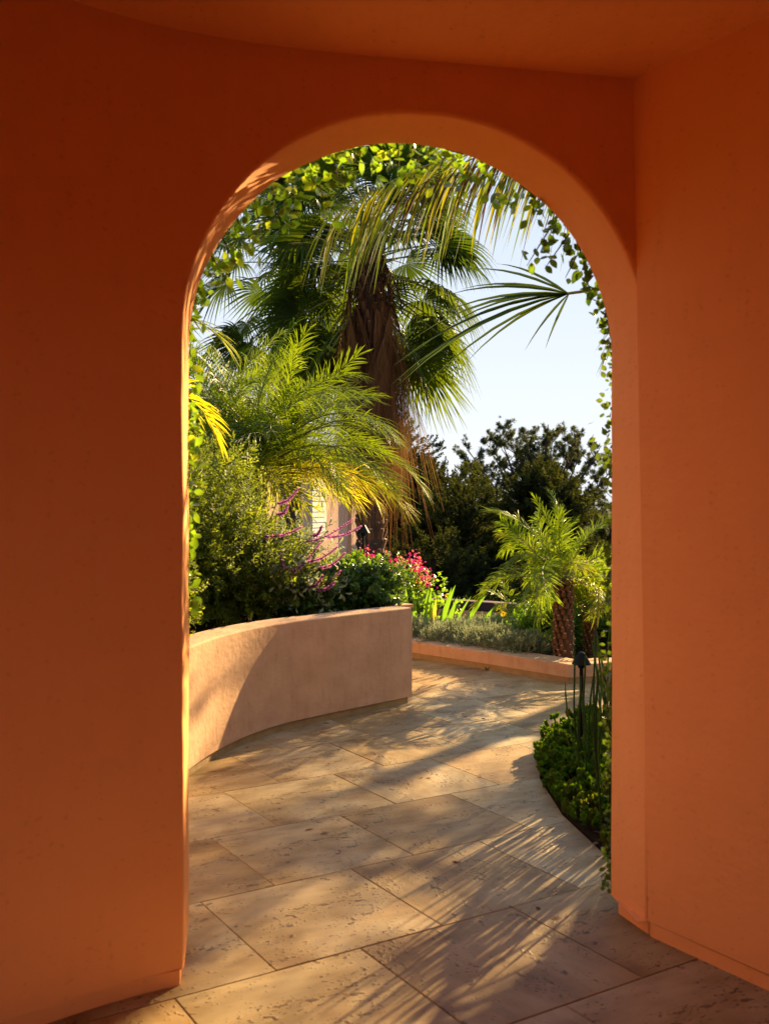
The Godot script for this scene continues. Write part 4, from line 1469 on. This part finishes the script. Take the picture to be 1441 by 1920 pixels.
	for k in 6:
		part("leaf_blade", sword_leaf(rr(0.05, 0.10), 0.007, Vector3(rr(-1.2, 1.2), 0, rr(0.1, 0.8)), M.litter if k % 2 else M.olive_dark, 0.3), wd, Transform3D(Basis(), V(rr(-0.02, 0.02), -0.01, 0)))


func build_right_bed() -> void:
	# curly ground cover
	var edge := PackedVector2Array([Vector2(0.90, 4.02), Vector2(0.81, 4.45), Vector2(0.77, 5.0), Vector2(0.86, 5.65), Vector2(1.18, 6.15), Vector2(1.9, 6.5), Vector2(2.3, 5.2), Vector2(1.8, 4.1)])
	var rows := [sprig(44, 0.030, 0.014, 0.012, 1.5, M.cover, 301, -0.5, [0.4, 1.0, 1.0, 0.5]), sprig(44, 0.028, 0.013, 0.012, 1.5, M.cover_olive, 302, -0.5, [0.4, 1.0, 1.0, 0.5])]
	rng.seed = 130
	var nz := FastNoiseLite.new()
	nz.seed = 7
	nz.frequency = 4.5
	var pl := [[], []]
	while pl[0].size() + pl[1].size() < 4600:
		var p := Vector2(rr(0.78, 2.3), rr(4.0, 6.5))
		if not Geometry2D.is_point_in_polygon(p, edge):
			continue
		var lowness := smoothstep(4.05, 4.9, p.y)
		if rng.randf() > 0.25 + 0.75 * lowness:
			continue
		var inn := clampf((p.x - 0.74) * 6.0, 0.3, 1.0)
		var h := (0.04 + 0.070 * lowness) * inn * (1.0 + 0.9 * nz.get_noise_2d(p.x, p.y))
		var y := h * pow(rng.randf(), 0.4)
		var up := Vector3(rr(-0.5, 0.5), 1.0, rr(-0.5, 0.5)).normalized()
		var side := up.cross(Vector3(rr(-1, 1), 0, rr(-1, 1))).normalized()
		pl[0 if rng.randf() < 0.25 + 0.65 * lowness else 1].append(Transform3D(Basis(side, up, side.cross(up)) * Basis.from_scale(Vector3.ONE * rr(0.7, 1.4)), V(p.x, p.y, y)))
	for k in 2:
		var o := scatter("ground_cover", rows[k], pl[k], self)
		o.set_meta("label", ["bright curly green ground cover in the bed on the right", "olive ground cover fringing the bed on the right"][k])
		o.set_meta("category", "ground cover")
	# reeds
	var stems := []
	for k in 6:
		rng.seed = 140 + k
		var m := ArrayMesh.new()
		var g := Geo.new()
		var pts := []
		var rad := []
		var n := 9
		for j in n:
			pts.append(Vector3(0.02 * sin(j * 0.4 + k) + 0.006 * j * (k % 3 - 1), j / (n - 1.0), 0.01 * sin(j * 0.7 + k)))
			rad.append(0.0048 if j < n - 1 else 0.0015)
		g.tube(pts, rad, 6)
		g.into(m, M.reed if k % 2 else M.reed_dark)
		var r := Geo.new()
		for j in range(1, n - 1):
			r.tube([pts[j] - Vector3(0, 0.004, 0), pts[j] + Vector3(0, 0.004, 0)], [0.0054, 0.0054], 6, false)
		r.into(m, M.bark)
		stems.append(m)
	var groups := [[V(0.98, 4.85, 0.0), 7, 0.05, 0.62, "thin clump of horsetail reeds standing among the ground cover round the path light"], [V(1.06, 4.45, 0.0), 34, 0.075, 0.80, "dense dark clump of horsetail reeds against the right jamb"], [V(1.08, 5.3, 0.0), 5, 0.08, 0.66, "sparse horsetail reeds behind the path light"], [V(1.25, 5.15, 0.0), 22, 0.10, 0.85, "horsetail reeds half hidden by the right jamb"], [V(0.98, 4.12, 0.0), 16, 0.05, 0.72, "horsetail reeds nearest the archway at the right jamb"]]
	for q in groups:
		var t := thing("horsetail", q[4], "plant", q[0], "horsetail reeds in the right bed")
		rng.seed = 150 + int(q[1])
		for k in int(q[1]):
			var h: float = q[3] * rr(0.6, 1.08)
			var b := Basis(Vector3(rr(-1, 1), 0, rr(-1, 1)).normalized(), rr(0.0, 0.14)) * yaw(rr(0, TAU)) * Basis.from_scale(Vector3(1.0, h, 1.0))
			part("reed", stems[rng.randi() % 6], t, Transform3D(b, Vector3(rng.randfn() * q[2] * 0.7, 0, rng.randfn() * q[2])))
	# fallen leaves
	rng.seed = 170
	for k in 14:
		var g := Geo.new()
		g.blade(Vector3.ZERO, Vector3(1, 0.15, 0), Vector3(0, 0.1, 1), Vector3.UP, rr(0.03, 0.05), rr(0.014, 0.024), [0.2, 1.0, 0.8, 0.05], 0.2, 0.4)
		var o := part("fallen_leaf", g.mesh(M.litter), self, Transform3D(yaw(rr(0, TAU)), V(rr(0.86, 1.02), rr(3.75, 4.3), 0.016)))
		tag(o, "dry brown leaf fallen at the edge of the right bed", "leaf", "dry leaves fallen by the right bed")


func build_litter() -> void:
	rng.seed = 175
	for k in 16:
		var q: Vector2 = [Vector2(-0.86, 5.85), Vector2(-0.45, 6.42), Vector2(-0.1, 6.85), Vector2(0.25, 5.2), Vector2(0.55, 6.6), Vector2(-0.3, 4.4), Vector2(0.4, 3.9), Vector2(0.62, 3.5)][k % 8] + Vector2(rr(-0.12, 0.12), rr(-0.1, 0.1) - 0.06)
		var g := Geo.new()
		g.blade(Vector3.ZERO, Vector3(1, 0.12, 0), Vector3(0, 0.15, 1), Vector3.UP, rr(0.022, 0.045), rr(0.008, 0.016), [0.2, 1.0, 0.8, 0.05], 0.15, 0.5)
		var o := part("fallen_leaf", g.mesh(M.litter if k % 3 else M.stem_wood), self, Transform3D(yaw(rr(0, TAU)), P(q, 0.003)))
		tag(o, "small dry leaf fallen on the sunlit paving of the path", "leaf", "dry leaves scattered on the paving")


func vine_leaf(l: float, w: float, mat: Material, cup: float) -> ArrayMesh:
	# along +y, facing +z, with a short stalk
	var g := Geo.new()
	g.blade(Vector3.ZERO, Vector3(0, 1, 0), Vector3(1, 0, 0), Vector3(0, 0, 1), l, w, [0.03, 0.05, 0.65, 0.95, 1.0, 0.85, 0.5, 0.03], 0.0, cup)
	for k in g.v.size():
		g.v[k].z += 0.25 * pow(g.v[k].y / l, 2.0) * l * (1.0 if cup > 0.2 else -1.0)
	return g.mesh(mat)


func build_vine() -> void:
	rng.seed = 180
	var t := thing("climbing_vine", "leafy green climber hanging round the outer edge of the archway", "vine")
	var kinds := []
	for q in [[0.058, 0.030, M.vine, 0.3], [0.048, 0.026, M.vine, 0.15], [0.054, 0.030, M.vine_yellow, 0.3], [0.044, 0.025, M.vine_dark, 0.2], [0.030, 0.019, M.vine_dark, 0.25]]:
		kinds.append(vine_leaf(q[0], q[1], q[2], q[3]))
	# runners along the outer edge
	for s in 2:
		var g := Geo.new()
		var pts := []
		var rad := []
		for k in 40:
			var th := lerpf(-0.0, PI, k / 39.0)
			var r := R + 0.035 + 0.018 * sin(k * 1.3 + s * 2.0)
			pts.append(W(r * cos(th), 0.02 + 0.015 * s, SPRING + r * sin(th)))
			rad.append(0.004)
		g.tube(pts, rad, 5)
		part("runner", g.mesh(M.stem_wood), t)
	for sg in [-1.0, 1.0]:
		var g := Geo.new()
		var pts := []
		var rad := []
		for k in 30:
			pts.append(W(sg * (R + 0.022 + 0.008 * sin(k * 1.7)), 0.02, lerpf(SPRING, 0.06, k / 29.0)))
			rad.append(0.0045)
		g.tube(pts, rad, 5)
		part("runner", g.mesh(M.stem_wood), t)
	var place := func(u: float, s: float, y: float, kind: int, hang: float, sc: float) -> void:
		var up := Vector3(rr(-0.7, 0.7), rr(-0.4, 0.9) - hang, rr(-0.6, 0.6)).normalized()
		var fz := Vector3(rr(-0.6, 0.6), rr(-0.2, 0.8), rr(-1.0, 1.0))
		var z := (fz - up * fz.dot(up)).normalized()
		var x := up.cross(z)
		part("leaf", kinds[kind], t, Transform3D(Basis(x, up, z) * Basis.from_scale(Vector3.ONE * sc), W(u, s, y)))
	# sprays hanging into the opening: [angle, reach inwards, leaves]
	var sprays := [[152, 0.07, 9], [146, 0.05, 7], [140, 0.09, 9], [133, 0.07, 10], [127, 0.12, 13], [121, 0.10, 12], [115, 0.16, 16], [109, 0.08, 9], [103, 0.06, 7], [97, 0.07, 8], [91, 0.05, 6], [85, 0.07, 7], [78, 0.04, 5], [71, 0.06, 6], [64, 0.04, 6], [57, 0.05, 5], [50, 0.04, 5], [43, 0.13, 14], [38, 0.10, 10], [32, 0.04, 5], [25, 0.03, 4], [160, 0.05, 5], [168, 0.05, 5]]
	for q in sprays:
		var th := deg_to_rad(q[0])
		var g := Geo.new()
		var s0 := rr(0.03, 0.13)
		var o: Vector2 = Vector2(cos(th), sin(th)) * (R + 0.02)
		var inw: Vector2 = Vector2(-cos(th) * 0.55 + rr(-0.2, 0.2), -sin(th) * 0.6 - 0.5).normalized() * (q[1] + 0.03)
		var pts := []
		for k in 4:
			var p: Vector2 = o + inw * (k / 3.0)
			pts.append(W(p.x, s0 + 0.02 * k, SPRING + p.y))
		g.tube(pts, [0.003, 0.0025, 0.002, 0.001], 4)
		part("twig", g.mesh(M.stem_wood), t)
		for k in int(q[2]):
			var f := pow(rng.randf(), 0.9)
			var p: Vector2 = o + inw * f + Vector2(rr(-0.03, 0.03), rr(-0.02, 0.02))
			if p.length() > R + 0.015:
				p = p.normalized() * (R + 0.015)
			var kind: int = rng.randi() % 3 if q[0] > 75 else (3 if rng.randf() < 0.8 else rng.randi() % 2)
			place.call(p.x, s0 + rr(-0.01, 0.06), SPRING + p.y, kind, 0.6, rr(0.75, 1.15))
	# the thicket of small leaves behind, on the outer wall face
	var mass := [[], []]
	for k in 620:
		var th := deg_to_rad(rr(8.0, 172.0))
		var thick := 0.035 + 0.05 * smoothstep(70.0, 120.0, rad_to_deg(th)) * smoothstep(165.0, 135.0, rad_to_deg(th))
		var r := R + rr(-thick * (1.0 if th > 1.15 else 0.4), 0.12)
		var up := Vector3(rr(-0.8, 0.8), rr(-1.0, 0.6), rr(-0.6, 0.6)).normalized()
		var z := up.cross(Vector3(rr(-1, 1), rr(-1, 1), rr(-0.3, 0.3))).normalized()
		mass[k % 2].append(Transform3D(Basis(up.cross(z), up, z) * Basis.from_scale(Vector3.ONE * rr(0.55, 0.95)), W(r * cos(th), rr(0.015, 0.10), SPRING + r * sin(th))))
	scatter("foliage", kinds[3], mass[0], t)
	scatter("foliage", kinds[0], mass[1], t)
	# the climber covers the rest of the sunny outer wall too
	var cover := [[], []]
	for k in 9000:
		var u := rr(-4.6, 4.8)
		var y := rr(0.1, 3.45)
		if u > -R - (0.10 if y > 1.0 else 0.35) and u < R + 0.10 and (y < SPRING or Vector2(u, y - SPRING).length() < R + 0.10):
			continue
		var up := Vector3(rr(-0.6, 0.6), rr(-1.0, 0.4), rr(-0.3, 0.1)).normalized()
		var z := (W(0, 1, 0) - W(0, 0, 0) + Vector3(rr(-0.5, 0.5), rr(-0.2, 0.6), rr(-0.3, 0.3))).normalized()
		z = (z - up * z.dot(up)).normalized()
		cover[k % 2].append(Transform3D(Basis(up.cross(z), up, z) * Basis.from_scale(Vector3.ONE * rr(1.2, 2.0)), W(u, rr(0.01, 0.07), y)))
	scatter("wall_foliage", kinds[3], cover[0], t)
	scatter("wall_foliage", kinds[0], cover[1], t)
	# left jamb: loose leaves; right jamb: tight small dark ones
	for k in 22:
		var y := lerpf(1.95, 1.25, pow(k / 29.0, 0.8)) + rr(-0.04, 0.04)
		place.call(-R + rr(-0.02, 0.02), rr(0.02, 0.06), y, rng.randi() % 3, 0.2, rr(0.6, 1.0))
	for k in 64:
		var y := lerpf(2.0, 0.06, k / 63.0) + rr(-0.02, 0.02)
		place.call(R + rr(-0.012, 0.012), rr(0.008, 0.03), y, 4, 0.0, rr(0.6, 1.05))
	var edge_leaves := []
	for k in 620:
		var y := lerpf(SPRING + 0.35, 0.05, rng.randf())
		var u := R + rr(-0.012, 0.07)
		if y > SPRING: u = sqrt(maxf(R * R - (y - SPRING) * (y - SPRING), 0.0)) + rr(-0.012, 0.05)
		var up := Vector3(rr(-0.9, 0.9), rr(-0.8, 0.9), rr(-0.5, 0.5)).normalized()
		var z := up.cross(Vector3(rr(-1, 1), rr(-1, 1), rr(-0.4, 0.4))).normalized()
		edge_leaves.append(Transform3D(Basis(up.cross(z), up, z) * Basis.from_scale(Vector3.ONE * rr(0.6, 1.1)), W(u, rr(0.006, 0.05), y)))
	scatter("foliage", kinds[4], edge_leaves, t)
	var edge_left := []
	for k in 220:
		var y := lerpf(SPRING + 0.3, 1.05, pow(rng.randf(), 0.7))
		var u := -R - rr(-0.022, 0.06)
		if y > SPRING: u = -sqrt(maxf(R * R - (y - SPRING) * (y - SPRING), 0.0)) - rr(-0.02, 0.05)
		var up := Vector3(rr(-0.9, 0.9), rr(-0.8, 0.9), rr(-0.5, 0.5)).normalized()
		var z := up.cross(Vector3(rr(-1, 1), rr(-1, 1), rr(-0.4, 0.4))).normalized()
		edge_left.append(Transform3D(Basis(up.cross(z), up, z) * Basis.from_scale(Vector3.ONE * rr(0.5, 0.9)), W(u, rr(0.01, 0.06), y)))
	scatter("foliage", kinds[0], edge_left, t)
	for k in 8:
		place.call(R - rr(0.0, 0.045), rr(0.02, 0.06), 1.62 + rr(-0.07, 0.07), 3, 0.4, rr(0.6, 0.9))
